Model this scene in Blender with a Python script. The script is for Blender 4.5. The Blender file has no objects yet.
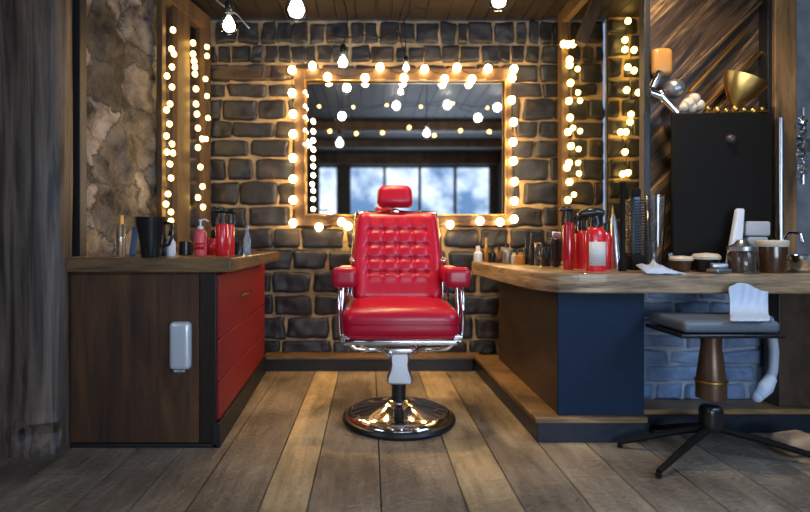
import bpy, math, random
from mathutils import Vector, Matrix, noise

random.seed(7)
SC = bpy.context.scene
COL = SC.collection
PI = math.pi

# ------------------------------------------------------------------ camera
CAM_H = 0.95
F = 526.0
cam_d = bpy.data.cameras.new('camera')
cam = bpy.data.objects.new('camera', cam_d)
COL.objects.link(cam)
cam.location = (0, 0, CAM_H)
cam.rotation_euler = (PI / 2, 0, 0)
cam_d.sensor_width = 36.0
cam_d.lens = F / 810 * 36.0
cam_d.shift_x = 35 / 810
cam_d.shift_y = -18 / 810
cam_d.clip_start = 0.05
cam_d.dof.use_dof = True
cam_d.dof.focus_distance = 2.62
cam_d.dof.aperture_fstop = 1.0
SC.camera = cam
SC.view_settings.view_transform = 'Standard'
SC.view_settings.look = 'None'
SC.view_settings.gamma = 1.0
SC.view_settings.use_curve_mapping = False
SC.view_settings.exposure = 0.4

# ------------------------------------------------------------------ world and large lights
w = bpy.data.worlds.new('world'); SC.world = w
w.use_nodes = True
nt = w.node_tree
bg = nt.nodes['Background']
bg.inputs[0].default_value = (0.35, 0.5, 0.8, 1)
bg.inputs[1].default_value = 0.8


def area(name, loc, target, sx, sy, power, color, spread=PI):
    l = bpy.data.lights.new(name, 'AREA'); l.shape = 'RECTANGLE'
    l.size = sx; l.size_y = sy; l.energy = power; l.color = color; l.spread = spread
    o = bpy.data.objects.new(name, l); COL.objects.link(o)
    o.location = loc
    d = Vector(target) - Vector(loc)
    o.rotation_euler = d.to_track_quat('-Z', 'Y').to_euler()
    return o


# daylight entering the street windows behind the camera and the one to the right
area('daylight_street', (0.95, -2.42, .82), (0.6, 3.0, 0.8), 2.9, .85, 44, (0.68, 0.82, 1.0), math.radians(130))
area('cool_fill_left', (-2.25, 0.2, 1.5), (0.2, 0.2, 0.6), 1.5, 1.3, 12, (0.72, 0.84, 1.0), math.radians(130))  # added cool fill from the left, paired with an unseen window
area('daylight_side', (2.42, 0.7, 1.5), (0.6, 0.7, 0.6), 1.5, 1.2, 46, (0.36, 0.6, 1.0), math.radians(160))


def spot(name, loc, target, power, color, size, blend=.9, radius=.05):
    l = bpy.data.lights.new(name, 'SPOT'); l.energy = power; l.color = color; l.spot_size = math.radians(size)
    l.spot_blend = blend; l.shadow_soft_size = radius
    o = bpy.data.objects.new(name, l); COL.objects.link(o); o.location = loc
    o.rotation_euler = (Vector(target) - Vector(loc)).to_track_quat('-Z', 'Y').to_euler()
    return o


# added warm fill spots without fixtures, above the frame over chair, aisle and counter
spot('fill_spot_chair', (-.15, 2.2, 2.5), (.12, 2.8, 0.3), 38, (1.0, .84, .64), 66)
spot('fill_spot_aisle', (.15, 2.75, 2.5), (.25, 3.1, 0), 105, (1.0, .68, .32), 58)
spot('fill_spot_counter', (1.3, 2.2, 2.5), (1.5, 2.7, 1.4), 55, (1.0, .80, .55), 95)

# ------------------------------------------------------------------ point helpers
def at(px, py, Y):
    return Vector(((px - 370) / F * Y, Y, CAM_H - (py - 238) / F * Y))


def on_plane(px, py, a, b, off=0.0):
    """point on the upright plane X = a + b*Y (moved by off along X)"""
    t = (px - 370) / F
    Y = (a + off) / (t - b)
    return at(px, py, Y)


# ------------------------------------------------------------------ materials
MATS = {}


def new_mat(name):
    m = bpy.data.materials.new(name); m.use_nodes = True
    MATS[name] = m
    b = m.node_tree.nodes['Principled BSDF']
    return m, m.node_tree, b


def plain(name, col, rough=0.5, metal=0.0, coat=0.0, bump=0.0, bscale=40, vary=0.0, spec=0.5, trans=0.0, ior=1.45):
    m, t, b = new_mat(name)
    b.inputs['Base Color'].default_value = (*col, 1)
    b.inputs['Roughness'].default_value = rough
    b.inputs['Metallic'].default_value = metal
    b.inputs['Coat Weight'].default_value = coat
    b.inputs['Specular IOR Level'].default_value = spec
    b.inputs['Transmission Weight'].default_value = trans
    b.inputs['IOR'].default_value = ior
    tc = t.nodes.new('ShaderNodeTexCoord')
    n = t.nodes.new('ShaderNodeTexNoise'); n.inputs['Scale'].default_value = bscale; n.inputs['Detail'].default_value = 6
    t.links.new(tc.outputs['Object'], n.inputs['Vector'])
    if vary > 0:
        mx = t.nodes.new('ShaderNodeMix'); mx.data_type = 'RGBA'
        mx.inputs[6].default_value = (*[c * (1 - vary) for c in col], 1)
        mx.inputs[7].default_value = (*[min(1, c * (1 + vary)) for c in col], 1)
        t.links.new(n.outputs['Fac'], mx.inputs[0]); t.links.new(mx.outputs[2], b.inputs['Base Color'])
    if bump > 0:
        bp = t.nodes.new('ShaderNodeBump'); bp.inputs['Strength'].default_value = bump; bp.inputs['Distance'].default_value = 0.01
        t.links.new(n.outputs['Fac'], bp.inputs['Height']); t.links.new(bp.outputs[0], b.inputs['Normal'])
    return m


def wood(name, c1, c2, stretch=(14, 1.2, 14), rough=0.45, bump=0.35, coat=0.0, contrast=(0.3, 0.7), scale=1.0):
    """streaky grain; the small entry of stretch is the grain direction"""
    m, t, b = new_mat(name)
    tc = t.nodes.new('ShaderNodeTexCoord'); mp = t.nodes.new('ShaderNodeMapping')
    mp.inputs['Scale'].default_value = [s * scale for s in stretch]
    n = t.nodes.new('ShaderNodeTexNoise'); n.inputs['Scale'].default_value = 1.6; n.inputs['Detail'].default_value = 9
    n.inputs['Roughness'].default_value = 0.65; n.inputs['Distortion'].default_value = 0.7
    n2 = t.nodes.new('ShaderNodeTexNoise'); n2.inputs['Scale'].default_value = 2.2; n2.inputs['Detail'].default_value = 3
    r = t.nodes.new('ShaderNodeValToRGB')
    r.color_ramp.elements[0].position = contrast[0]; r.color_ramp.elements[0].color = (*c1, 1)
    r.color_ramp.elements[1].position = contrast[1]; r.color_ramp.elements[1].color = (*c2, 1)
    mx = t.nodes.new('ShaderNodeMix'); mx.data_type = 'RGBA'; mx.blend_type = 'MULTIPLY'; mx.inputs[0].default_value = 0.6
    r2 = t.nodes.new('ShaderNodeValToRGB')
    r2.color_ramp.elements[0].position = 0.35; r2.color_ramp.elements[0].color = (0.45, 0.42, 0.4, 1)
    r2.color_ramp.elements[1].position = 0.65; r2.color_ramp.elements[1].color = (1, 1, 1, 1)
    bp = t.nodes.new('ShaderNodeBump'); bp.inputs['Strength'].default_value = bump; bp.inputs['Distance'].default_value = 0.006
    L = t.links.new
    L(tc.outputs['Object'], mp.inputs['Vector']); L(mp.outputs[0], n.inputs['Vector']); L(tc.outputs['Object'], n2.inputs['Vector'])
    L(n.outputs['Fac'], r.inputs[0]); L(n2.outputs['Fac'], r2.inputs[0]); L(r.outputs[0], mx.inputs[6]); L(r2.outputs[0], mx.inputs[7])
    L(mx.outputs[2], b.inputs['Base Color']); L(n.outputs['Fac'], bp.inputs['Height']); L(bp.outputs[0], b.inputs['Normal'])
    b.inputs['Roughness'].default_value = rough; b.inputs['Coat Weight'].default_value = coat
    return m


def emit(name, col, strength):
    m = bpy.data.materials.new(name); m.use_nodes = True; MATS[name] = m
    t = m.node_tree; t.nodes.clear()
    e = t.nodes.new('ShaderNodeEmission'); o = t.nodes.new('ShaderNodeOutputMaterial')
    e.inputs[0].default_value = (*col, 1); e.inputs[1].default_value = strength
    t.links.new(e.outputs[0], o.inputs[0])
    return m


def stone_mat(name, dark, light, tint=(0.10, 0.07, 0.045), rough=0.5, smear=(0.16, 0.12, 0.085)):
    m, t, b = new_mat(name)
    tc = t.nodes.new('ShaderNodeTexCoord')
    n = t.nodes.new('ShaderNodeTexNoise'); n.inputs['Scale'].default_value = 9; n.inputs['Detail'].default_value = 9; n.inputs['Roughness'].default_value = .65
    r = t.nodes.new('ShaderNodeValToRGB')
    r.color_ramp.elements[0].position = .3; r.color_ramp.elements[0].color = (*dark, 1)
    r.color_ramp.elements[1].position = .75; r.color_ramp.elements[1].color = (*light, 1)
    at_ = t.nodes.new('ShaderNodeAttribute'); at_.attribute_name = 'tone'
    mx = t.nodes.new('ShaderNodeMix'); mx.data_type = 'RGBA'; mx.inputs[7].default_value = (*tint, 1)
    fac = t.nodes.new('ShaderNodeMath'); fac.operation = 'MULTIPLY'; fac.inputs[1].default_value = 0.5
    bp = t.nodes.new('ShaderNodeBump'); bp.inputs['Strength'].default_value = .7; bp.inputs['Distance'].default_value = .012
    L = t.links.new
    L(tc.outputs['Object'], n.inputs['Vector']); L(n.outputs['Fac'], r.inputs[0]); L(at_.outputs['Fac'], fac.inputs[0])
    L(fac.outputs[0], mx.inputs[0]); L(r.outputs[0], mx.inputs[6]); L(mx.outputs[2], b.inputs['Base Color'])
    L(n.outputs['Fac'], bp.inputs['Height']); L(bp.outputs[0], b.inputs['Normal'])
    n4 = t.nodes.new('ShaderNodeTexNoise'); n4.inputs['Scale'].default_value = 5; n4.inputs['Detail'].default_value = 8; n4.inputs['Roughness'].default_value = .7
    r4 = t.nodes.new('ShaderNodeValToRGB'); r4.color_ramp.elements[0].position = .53; r4.color_ramp.elements[0].color = (0, 0, 0, 1)
    r4.color_ramp.elements[1].position = .72; r4.color_ramp.elements[1].color = (.75, .75, .75, 1)
    m4 = t.nodes.new('ShaderNodeMix'); m4.data_type = 'RGBA'; m4.inputs[7].default_value = (*smear, 1)
    L(tc.outputs['Object'], n4.inputs['Vector']); L(n4.outputs['Fac'], r4.inputs[0]); L(r4.outputs[0], m4.inputs[0])
    L(mx.outputs[2], m4.inputs[6]); L(m4.outputs[2], b.inputs['Base Color'])
    b.inputs['Roughness'].default_value = rough
    return m


slate = stone_mat('slate_stone', (0.006, 0.008, 0.013), (0.044, 0.050, 0.066), tint=(.03,.025,.024), rough=.42, smear=(.11,.08,.055))
slate_cool_lit = stone_mat('slate_stone_cool_lit', (0.04, 0.09, 0.21), (0.25, 0.38, 0.60), tint=(0.16, 0.18, 0.22), smear=(0.3, 0.33, 0.38))  # blue of the cool daylight is put into the stone colour
mortar = plain('mortar', (0.46, 0.33, 0.18), 0.9, bump=1.0, bscale=14, vary=0.8)
mortar_grey = plain('grey_mortar', (0.30, 0.32, 0.36), 0.9, bump=0.8, bscale=30, vary=0.3)

# rubble wall: pale-veined weathered stone
m, t, b = new_mat('rubble')
tc = t.nodes.new('ShaderNodeTexCoord')
n1 = t.nodes.new('ShaderNodeTexNoise'); n1.inputs['Scale'].default_value = 5.0; n1.inputs['Detail'].default_value = 10; n1.inputs['Roughness'].default_value = .75
n1.inputs['Distortion'].default_value = .2
mxv = t.nodes.new('ShaderNodeMix'); mxv.data_type = 'VECTOR'; mxv.inputs[0].default_value = 0.16
vo = t.nodes.new('ShaderNodeTexVoronoi'); vo.feature = 'DISTANCE_TO_EDGE'; vo.inputs['Scale'].default_value = 4.2
r = t.nodes.new('ShaderNodeValToRGB'); r.color_ramp.elements[0].position = .38; r.color_ramp.elements[0].color = (0.012, 0.012, 0.014, 1)
r.color_ramp.elements[1].position = .62; r.color_ramp.elements[1].color = (0.42, 0.35, 0.28, 1)
r2 = t.nodes.new('ShaderNodeValToRGB'); r2.color_ramp.elements[0].position = 0.0; r2.color_ramp.elements[0].color = (1, 1, 1, 1)
r2.color_ramp.elements[1].position = .035; r2.color_ramp.elements[1].color = (0, 0, 0, 1)
mx = t.nodes.new('ShaderNodeMix'); mx.data_type = 'RGBA'; mx.inputs[7].default_value = (0.008, 0.007, 0.006, 1)
ml = t.nodes.new('ShaderNodeMath'); ml.operation = 'MULTIPLY'
bp = t.nodes.new('ShaderNodeBump'); bp.inputs['Strength'].default_value = 1; bp.inputs['Distance'].default_value = .035
L = t.links.new
L(tc.outputs['Object'], n1.inputs['Vector']); L(tc.outputs['Object'], mxv.inputs[4]); L(n1.outputs['Color'], mxv.inputs[5])
L(mxv.outputs[1], vo.inputs['Vector']); L(vo.outputs['Distance'], r2.inputs[0]); L(n1.outputs['Fac'], r.inputs[0])
L(r2.outputs[0], ml.inputs[0]); ml.inputs[1].default_value = .85; L(ml.outputs[0], mx.inputs[0]); L(r.outputs[0], mx.inputs[6])
L(mx.outputs[2], b.inputs['Base Color']); L(n1.outputs['Fac'], bp.inputs['Height']); L(bp.outputs[0], b.inputs['Normal'])
vc = t.nodes.new('ShaderNodeTexVoronoi'); vc.inputs['Scale'].default_value = 4.2
hs = t.nodes.new('ShaderNodeRGBToBW'); mr = t.nodes.new('ShaderNodeMapRange'); mr.inputs[1].default_value = .2; mr.inputs[2].default_value = .8; mr.inputs[3].default_value = .3; mr.inputs[4].default_value = 1.35
mm = t.nodes.new('ShaderNodeMix'); mm.data_type = 'RGBA'; mm.blend_type = 'MULTIPLY'; mm.inputs[0].default_value = 1
L(mxv.outputs[1], vc.inputs['Vector']); L(vc.outputs['Color'], hs.inputs[0]); L(hs.outputs[0], mr.inputs[0])
L(mx.outputs[2], mm.inputs[6]); L(mr.outputs[0], mm.inputs[7]); L(mm.outputs[2], b.inputs['Base Color'])
b.inputs['Roughness'].default_value = .6
rubble = m

# floor boards
m, t, b = new_mat('floor_boards')
tc = t.nodes.new('ShaderNodeTexCoord'); mp = t.nodes.new('ShaderNodeMapping'); mp.inputs['Scale'].default_value = (9, 1.3, 9)
n1 = t.nodes.new('ShaderNodeTexNoise'); n1.inputs['Scale'].default_value = 2; n1.inputs['Detail'].default_value = 9; n1.inputs['Roughness'].default_value = .7
n2 = t.nodes.new('ShaderNodeTexNoise'); n2.inputs['Scale'].default_value = 45; n2.inputs['Detail'].default_value = 6
n3 = t.nodes.new('ShaderNodeTexNoise'); n3.inputs['Scale'].default_value = 2.6; n3.inputs['Detail'].default_value = 6
at_ = t.nodes.new('ShaderNodeAttribute'); at_.attribute_name = 'tone'
r = t.nodes.new('ShaderNodeValToRGB')
r.color_ramp.elements[0].position = 0; r.color_ramp.elements[0].color = (0.19, 0.155, 0.125, 1)
r.color_ramp.elements[1].position = 1; r.color_ramp.elements[1].color = (0.62, 0.46, 0.25, 1)
e = r.color_ramp.elements.new(.5); e.color = (0.33, 0.26, 0.185, 1)
r2 = t.nodes.new('ShaderNodeValToRGB'); r2.color_ramp.elements[0].position = .25; r2.color_ramp.elements[0].color = (0.25, 0.24, 0.24, 1)
r2.color_ramp.elements[1].position = .62; r2.color_ramp.elements[1].color = (1.15, 1.12, 1.08, 1)
mx = t.nodes.new('ShaderNodeMix'); mx.data_type = 'RGBA'; mx.blend_type = 'MULTIPLY'; mx.inputs[0].default_value = .8
r3 = t.nodes.new('ShaderNodeValToRGB'); r3.color_ramp.elements[0].position = .36; r3.color_ramp.elements[0].color = (0.42, 0.42, 0.44, 1)
r3.color_ramp.elements[1].position = .6; r3.color_ramp.elements[1].color = (1.1, 1.1, 1.1, 1)
mx2 = t.nodes.new('ShaderNodeMix'); mx2.data_type = 'RGBA'; mx2.blend_type = 'MULTIPLY'; mx2.inputs[0].default_value = .8
ad = t.nodes.new('ShaderNodeMath'); ad.operation = 'ADD'
bp = t.nodes.new('ShaderNodeBump'); bp.inputs['Strength'].default_value = 1; bp.inputs['Distance'].default_value = .012
rr = t.nodes.new('ShaderNodeMapRange'); rr.inputs[3].default_value = .22; rr.inputs[4].default_value = .6
L = t.links.new
L(tc.outputs['Object'], mp.inputs[0]); L(mp.outputs[0], n1.inputs['Vector']); L(tc.outputs['Object'], n2.inputs['Vector']); L(tc.outputs['Object'], n3.inputs['Vector'])
L(at_.outputs['Fac'], r.inputs[0]); L(n1.outputs['Fac'], r2.inputs[0]); L(r.outputs[0], mx.inputs[6]); L(r2.outputs[0], mx.inputs[7])
L(n3.outputs['Fac'], r3.inputs[0]); L(mx.outputs[2], mx2.inputs[6]); L(r3.outputs[0], mx2.inputs[7]); L(mx2.outputs[2], b.inputs['Base Color'])
L(n1.outputs['Fac'], ad.inputs[0]); L(n2.outputs['Fac'], ad.inputs[1]); L(ad.outputs[0], bp.inputs['Height']); L(bp.outputs[0], b.inputs['Normal'])
L(n3.outputs['Fac'], rr.inputs[0]); L(rr.outputs[0], b.inputs['Roughness'])
floor_mat = m

pillar_wood = wood('weathered_pillar_wood', (0.016, 0.011, 0.008), (0.20, 0.14, 0.105), (14, 14, .8), .5, 1.0, contrast=(.36,.66))
dark_wood = wood('dark_cabinet_wood', (0.016, 0.006, 0.002), (0.125, 0.048, 0.014), (9, 9, 1.0), .7, .3)
trim_black = plain('black_paint', (0.012, 0.012, 0.013), .45, bump=.2, bscale=60, vary=.3)
ceil_wood = wood('ceiling_wood', (0.009, 0.007, 0.006), (0.035, 0.025, 0.019), (12, 1, 12), .6, .5)
red_paint = plain('red_paint', (0.26, 0.012, 0.014), .5, bump=.35, bscale=25, vary=.35)
counter_wood = wood('counter_wood', (0.10, 0.055, 0.025), (0.62, 0.42, 0.23), (2.5, 2.5, 24), .4, .8, coat=.2)
counter_wood_dark = wood('dark_counter_wood', (0.05, 0.025, 0.010), (0.27, 0.15, 0.06), (2.0, 2.0, 20), .38, .4, coat=.2)
ledge_wood = wood('ledge_wood', (0.10, 0.055, 0.022), (0.36, 0.21, 0.09), (3, 3, 16), .45, .4)
frame_wood = wood('frame_wood', (0.045, 0.026, 0.013), (0.17, 0.10, 0.048), (6, 6, 2), .55, .5)
brown_panel = wood('brown_box_wood', (0.030, 0.018, 0.011), (0.085, 0.05, 0.03), (8, 1.5, 8), .5, .2)
navy = plain('navy_paint', (0.004, 0.016, 0.040), .6, spec=.25, bump=.25, bscale=30, vary=.3)
red_leather = plain('red_leather', (0.41, 0.003, 0.025), .33, coat=.08, bump=.06, bscale=160, vary=.06)
chrome = plain('chrome', (0.82, 0.82, 0.84), .07, metal=1)
satin = plain('satin_steel', (0.62, 0.65, 0.70), .28, metal=1, bump=.02, bscale=80)
rubber = plain('black_rubber', (0.01, 0.01, 0.01), .35)
blk = plain('black_plastic', (0.012, 0.012, 0.012), .25)
blkmat = plain('matte_black', (0.006, 0.005, 0.004), .75, vary=.3, spec=.2)
red_plastic = plain('red_plastic', (0.62, 0.012, 0.018), .25, coat=.4)
pink_plastic = plain('pale_red_plastic', (0.75, 0.10, 0.10), .3)
white = plain('white_plastic', (0.75, 0.76, 0.78), .35, vary=.06)
cloth_mat = plain('white_cloth', (0.44, 0.52, 0.64), .9, bump=.5, bscale=25, vary=.12)
cream = plain('cream_plastic', (0.62, 0.52, 0.38), .35, vary=.15)
glass = plain('clear_glass', (0.93, 0.95, 0.97), .03, trans=1.0)
smoke_glass = plain('smoked_glass', (0.30, 0.22, 0.17), .06, trans=.85)
blue_glass = plain('blue_glass', (0.55, 0.72, 0.9), .06, trans=.75)
amber = plain('amber_liquid', (0.65, 0.30, 0.07), .1, trans=.4)
gold = plain('brass', (0.62, 0.36, 0.10), .32, metal=1, bump=.2, bscale=20)
mirror_m = plain('mirror_glass', (0.80, 0.82, 0.84), .025, metal=1)
brown_glaze = plain('brown_glaze', (0.06, 0.026, 0.012), .2, coat=.4, vary=.5, bscale=6)
seat_vinyl = plain('grey_vinyl', (0.11, 0.125, 0.15), .4, bump=.1)
cable_m = plain('black_cable', (0.01, 0.009, 0.008), .5)
grey_ball = plain('grey_metal', (0.28, 0.29, 0.31), .35, metal=.8)
warm_bulb = emit('warm_bulb_glow', (1.0, 0.62, 0.24), 40)
side_bulb = emit('warm_side_bulb_glow', (1.0, 0.62, 0.15), 11)
tiny_bulb = emit('fairy_bulb_glow', (1.0, 0.74, 0.42), 16)
edison = emit('filament_glow', (1.0, 0.86, 0.68), 60)
bulb_white = emit('pendant_bulb_glow', (1.0, 0.93, 0.85), 26)

# streaked bronze panel
m, t, b = new_mat('streaked_bronze')
tc = t.nodes.new('ShaderNodeTexCoord'); mp = t.nodes.new('ShaderNodeMapping')
mp.inputs['Rotation'].default_value = (0, math.radians(47), 0)
mp0 = t.nodes.new('ShaderNodeMapping'); mp0.inputs['Scale'].default_value = (1.6, 5, 22)
n1 = t.nodes.new('ShaderNodeTexNoise'); n1.inputs['Scale'].default_value = 1.3; n1.inputs['Detail'].default_value = 10; n1.inputs['Roughness'].default_value = .7; n1.inputs['Distortion'].default_value = .5
r = t.nodes.new('ShaderNodeValToRGB'); r.color_ramp.elements[0].position = .42; r.color_ramp.elements[0].color = (0.022, 0.014, 0.010, 1)
r.color_ramp.elements[1].position = .72; r.color_ramp.elements[1].color = (0.55, 0.32, 0.13, 1)
e = r.color_ramp.elements.new(.55); e.color = (0.085, 0.05, 0.028, 1)
L = t.links.new
L(tc.outputs['Object'], mp.inputs[0]); L(mp.outputs[0], mp0.inputs[0]); L(mp0.outputs[0], n1.inputs['Vector']); L(n1.outputs['Fac'], r.inputs[0]); L(r.outputs[0], b.inputs['Base Color'])
b.inputs['Roughness'].default_value = .4; b.inputs['Metallic'].default_value = .1
bronze = m

# printed label: grey text lines
m, t, b = new_mat('printed_label')
tc = t.nodes.new('ShaderNodeTexCoord'); wv = t.nodes.new('ShaderNodeTexWave'); wv.bands_direction = 'Z'; wv.inputs['Scale'].default_value = 42
wv.inputs['Distortion'].default_value = 1.5; wv.inputs['Detail Scale'].default_value = 9
r = t.nodes.new('ShaderNodeValToRGB'); r.color_ramp.elements[0].position = .1; r.color_ramp.elements[0].color = (0.38, 0.36, 0.34, 1)
r.color_ramp.elements[1].position = .4; r.color_ramp.elements[1].color = (0.62, 0.6, 0.58, 1)
t.links.new(tc.outputs['Object'], wv.inputs[0]); t.links.new(wv.outputs['Fac'], r.inputs[0]); t.links.new(r.outputs[0], b.inputs['Base Color'])
b.inputs['Roughness'].default_value = .5
label_m = m


# ------------------------------------------------------------------ mesh builder
class MB:
    def __init__(s): s.v = []; s.f = []; s.m = []; s.t = []; s.sm = []

    def add(s, vs, fs, mi=0, tone=0.5, smooth=True, mat=None):
        k = len(s.v)
        for p in vs:
            p = Vector(p)
            if mat is not None: p = mat @ p
            s.v.append(tuple(p)); s.t.append(tone)
        for f in fs:
            s.f.append(tuple(i + k for i in f)); s.m.append(mi); s.sm.append(smooth)

    def box(s, x0, x1, y0, y1, z0, z1, mi=0, tone=.5, mat=None):
        vs = [(x, y, z) for x in (x0, x1) for y in (y0, y1) for z in (z0, z1)]
        s.add(vs, [(0, 1, 3, 2), (4, 6, 7, 5), (0, 4, 5, 1), (2, 3, 7, 6), (0, 2, 6, 4), (1, 5, 7, 3)], mi, tone, False, mat)

    def rbox(s, sx, sy, sz, r, n=6, mat=None, deform=None, mi=0, k=4):
        """rounded box centred on the origin"""
        def ax(a):
            a /= 2
            rr = min(r, a)
            out = []
            for i in range(k): out.append(-a + rr - rr * math.cos(i / k * PI / 2) if i else -a)
            nn = max(1, n)
            for i in range(nn + 1): out.append(-(a - rr) + 2 * (a - rr) * i / nn)
            for i in range(k - 1, -1, -1): out.append(-(-a + rr - rr * math.cos(i / k * PI / 2)) if i else a)
            o2 = []
            for q in out:
                if not o2 or q - o2[-1] > 1e-7: o2.append(q)
            return o2
        A = [ax(sx), ax(sy), ax(sz)]
        H = (sx / 2, sy / 2, sz / 2)
        idx = {}; vs = []; fs = []
        def vid(i, j, l):
            key = (i, j, l)
            if key not in idx:
                p = Vector((A[0][i], A[1][j], A[2][l]))
                c = Vector([max(-(H[a] - min(r, H[a])), min(H[a] - min(r, H[a]), p[a])) for a in range(3)])
                d = p - c
                if d.length > 1e-9: p = c + d.normalized() * min(r, min(H))
                if deform: p = deform(p)
                idx[key] = len(vs); vs.append(p)
            return idx[key]
        nx, ny, nz = len(A[0]) - 1, len(A[1]) - 1, len(A[2]) - 1
        for i in range(nx):
            for j in range(ny):
                fs.append((vid(i, j, 0), vid(i, j + 1, 0), vid(i + 1, j + 1, 0), vid(i + 1, j, 0)))
                fs.append((vid(i, j, nz), vid(i + 1, j, nz), vid(i + 1, j + 1, nz), vid(i, j + 1, nz)))
        for i in range(nx):
            for l in range(nz):
                fs.append((vid(i, 0, l), vid(i + 1, 0, l), vid(i + 1, 0, l + 1), vid(i, 0, l + 1)))
                fs.append((vid(i, ny, l), vid(i, ny, l + 1), vid(i + 1, ny, l + 1), vid(i + 1, ny, l)))
        for j in range(ny):
            for l in range(nz):
                fs.append((vid(0, j, l), vid(0, j, l + 1), vid(0, j + 1, l + 1), vid(0, j + 1, l)))
                fs.append((vid(nx, j, l), vid(nx, j + 1, l), vid(nx, j + 1, l + 1), vid(nx, j, l + 1)))
        s.add(vs, fs, mi, .5, True, mat)

    def lathe(s, prof, c=(0, 0, 0), n=32, mi=0, mat=None, sx=1, sy=1):
        vs = []; fs = []
        for (r, z) in prof:
            for i in range(n):
                a = 2 * PI * i / n
                vs.append((c[0] + r * math.cos(a) * sx, c[1] + r * math.sin(a) * sy, c[2] + z))
        for j in range(len(prof) - 1):
            for i in range(n):
                i2 = (i + 1) % n
                fs.append((j * n + i, j * n + i2, (j + 1) * n + i2, (j + 1) * n + i))
        if prof[0][0] > 1e-4: fs.append(tuple(range(n - 1, -1, -1)))
        if prof[-1][0] > 1e-4: fs.append(tuple((len(prof) - 1) * n + i for i in range(n)))
        s.add(vs, fs, mi, .5, True, mat)

    def tube(s, pts, r, n=8, mi=0, flat=1.0, rr=None):
        pts = [Vector(p) for p in pts]; vs = []; fs = []
        up = Vector((0, 0, 1)); prev = None
        for i, p in enumerate(pts):
            d = (pts[min(i + 1, len(pts) - 1)] - pts[max(i - 1, 0)]).normalized()
            if prev is None:
                u = up if abs(d.z) < .9 else Vector((1, 0, 0))
                a = d.cross(u).normalized()
            else:
                a = (prev - d * prev.dot(d)).normalized()
            prev = a; b_ = d.cross(a).normalized()
            q = rr[i] if rr else r
            for k in range(n):
                an = 2 * PI * k / n
                vs.append(p + a * math.cos(an) * q + b_ * math.sin(an) * q * flat)
        for i in range(len(pts) - 1):
            for k in range(n):
                k2 = (k + 1) % n
                fs.append((i * n + k, i * n + k2, (i + 1) * n + k2, (i + 1) * n + k))
        fs.append(tuple(range(n - 1, -1, -1))); fs.append(tuple((len(pts) - 1) * n + k for k in range(n)))
        s.add(vs, fs, mi)

    def prism(s, poly, z0, z1, mi=0, smooth=False, mat=None, tone=.5):
        n = len(poly)
        vs = [(x, y, z0) for x, y in poly] + [(x, y, z1) for x, y in poly]
        fs = [tuple(range(n - 1, -1, -1)), tuple(range(n, 2 * n))]
        for i in range(n): fs.append((i, (i + 1) % n, n + (i + 1) % n, n + i))
        s.add(vs, fs, mi, tone, smooth, mat)

    def sphere(s, c, r, n=12, m=8, sz=1.0, mi=0):
        prof = [(r * math.sin(PI * i / m) if 0 < i < m else 0.0, -r * sz * math.cos(PI * i / m)) for i in range(m + 1)]
        s.lathe(prof, c, n, mi)

    def build(s, name, mats, parent=None, origin=None, bevel=0, kind=None, autosmooth=True):
        me = bpy.data.meshes.new(name)
        vs = s.v
        if origin is not None: vs = [tuple(Vector(v) - Vector(origin)) for v in vs]
        me.from_pydata(vs, [], s.f)
        if not isinstance(mats, (list, tuple)): mats = [mats]
        for q in mats: me.materials.append(q)
        me.polygons.foreach_set('material_index', s.m)
        me.polygons.foreach_set('use_smooth', s.sm)
        a = me.attributes.new('tone', 'FLOAT', 'POINT'); a.data.foreach_set('value', s.t)
        me.validate(); me.update()
        if autosmooth:
            try: me.set_sharp_from_angle(angle=math.radians(42))
            except Exception: pass
        o = bpy.data.objects.new(name, me); COL.objects.link(o)
        if origin is not None: o.location = origin
        if parent is not None:
            o.parent = parent
        if bevel:
            md = o.modifiers.new('bevel', 'BEVEL'); md.width = bevel; md.segments = 2; md.limit_method = 'ANGLE'
        if kind: o['kind'] = kind
        return o


def thing(name, label, cat, loc=(0, 0, 0), rz=0, group=None):
    o = bpy.data.objects.new(name, None); COL.objects.link(o)
    o.location = loc; o.rotation_euler = (0, 0, rz); o.empty_display_size = .05
    o['label'] = label; o['category'] = cat
    if group: o['group'] = group
    return o


def tag(o, label, cat, group=None):
    o['label'] = label; o['category'] = cat
    if group: o['group'] = group
    return o


def T(x, y, z, rx=0, ry=0, rz=0):
    return Matrix.Translation((x, y, z)) @ Matrix.Rotation(rz, 4, 'Z') @ Matrix.Rotation(ry, 4, 'Y') @ Matrix.Rotation(rx, 4, 'X')


# ------------------------------------------------------------------ setting
WB = 3.90          # back wall distance
CEIL = 2.565
LA, LB = -1.97, 0.20     # left wall plane  X = LA + LB*Y
SIDE_X = 1.43            # right side wall
SIDE_Y = 2.75            # wall facing the camera on the right

# floor, boards run away from the camera
edges = [-2.3, -1.95, -1.65, -1.35, -1.05, -.84, -.64, -.39, -.22, .04, .343, .54, .78, 1.0, 1.25, 1.5, 1.75, 2.0, 2.25, 2.5]
tones = [.3, .3, .2, .3, .25, .35, .4, .9, .5, .4, .78, .5, .45, .35, .4, .35, .3, .35, .3]
fb = MB()
rf = random.Random(3)
for i in range(len(edges) - 1):
    y = -2.5; ys = [y]
    if 4 < i < 13: ys = [-2.5, -.2, 1.4 + .1 * (i % 3), WB + .05]; y = 9
    while y < WB:
        y += rf.uniform(1.7, 2.6); ys.append(min(y, WB + .05))
    for j in range(len(ys) - 1):
        tn = max(0, min(1, tones[i] + rf.uniform(-.1, .1)))
        g = .0028
        fb.box(edges[i] + g, edges[i + 1] - g, ys[j] + g, ys[j + 1] - g, -.03, 0, tone=tn)
fb.box(-2.3, 2.5, -2.5, WB + .05, -.06, -.022, mi=1)
fl = fb.build('floor', [floor_mat, blkmat], kind='structure')

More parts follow.
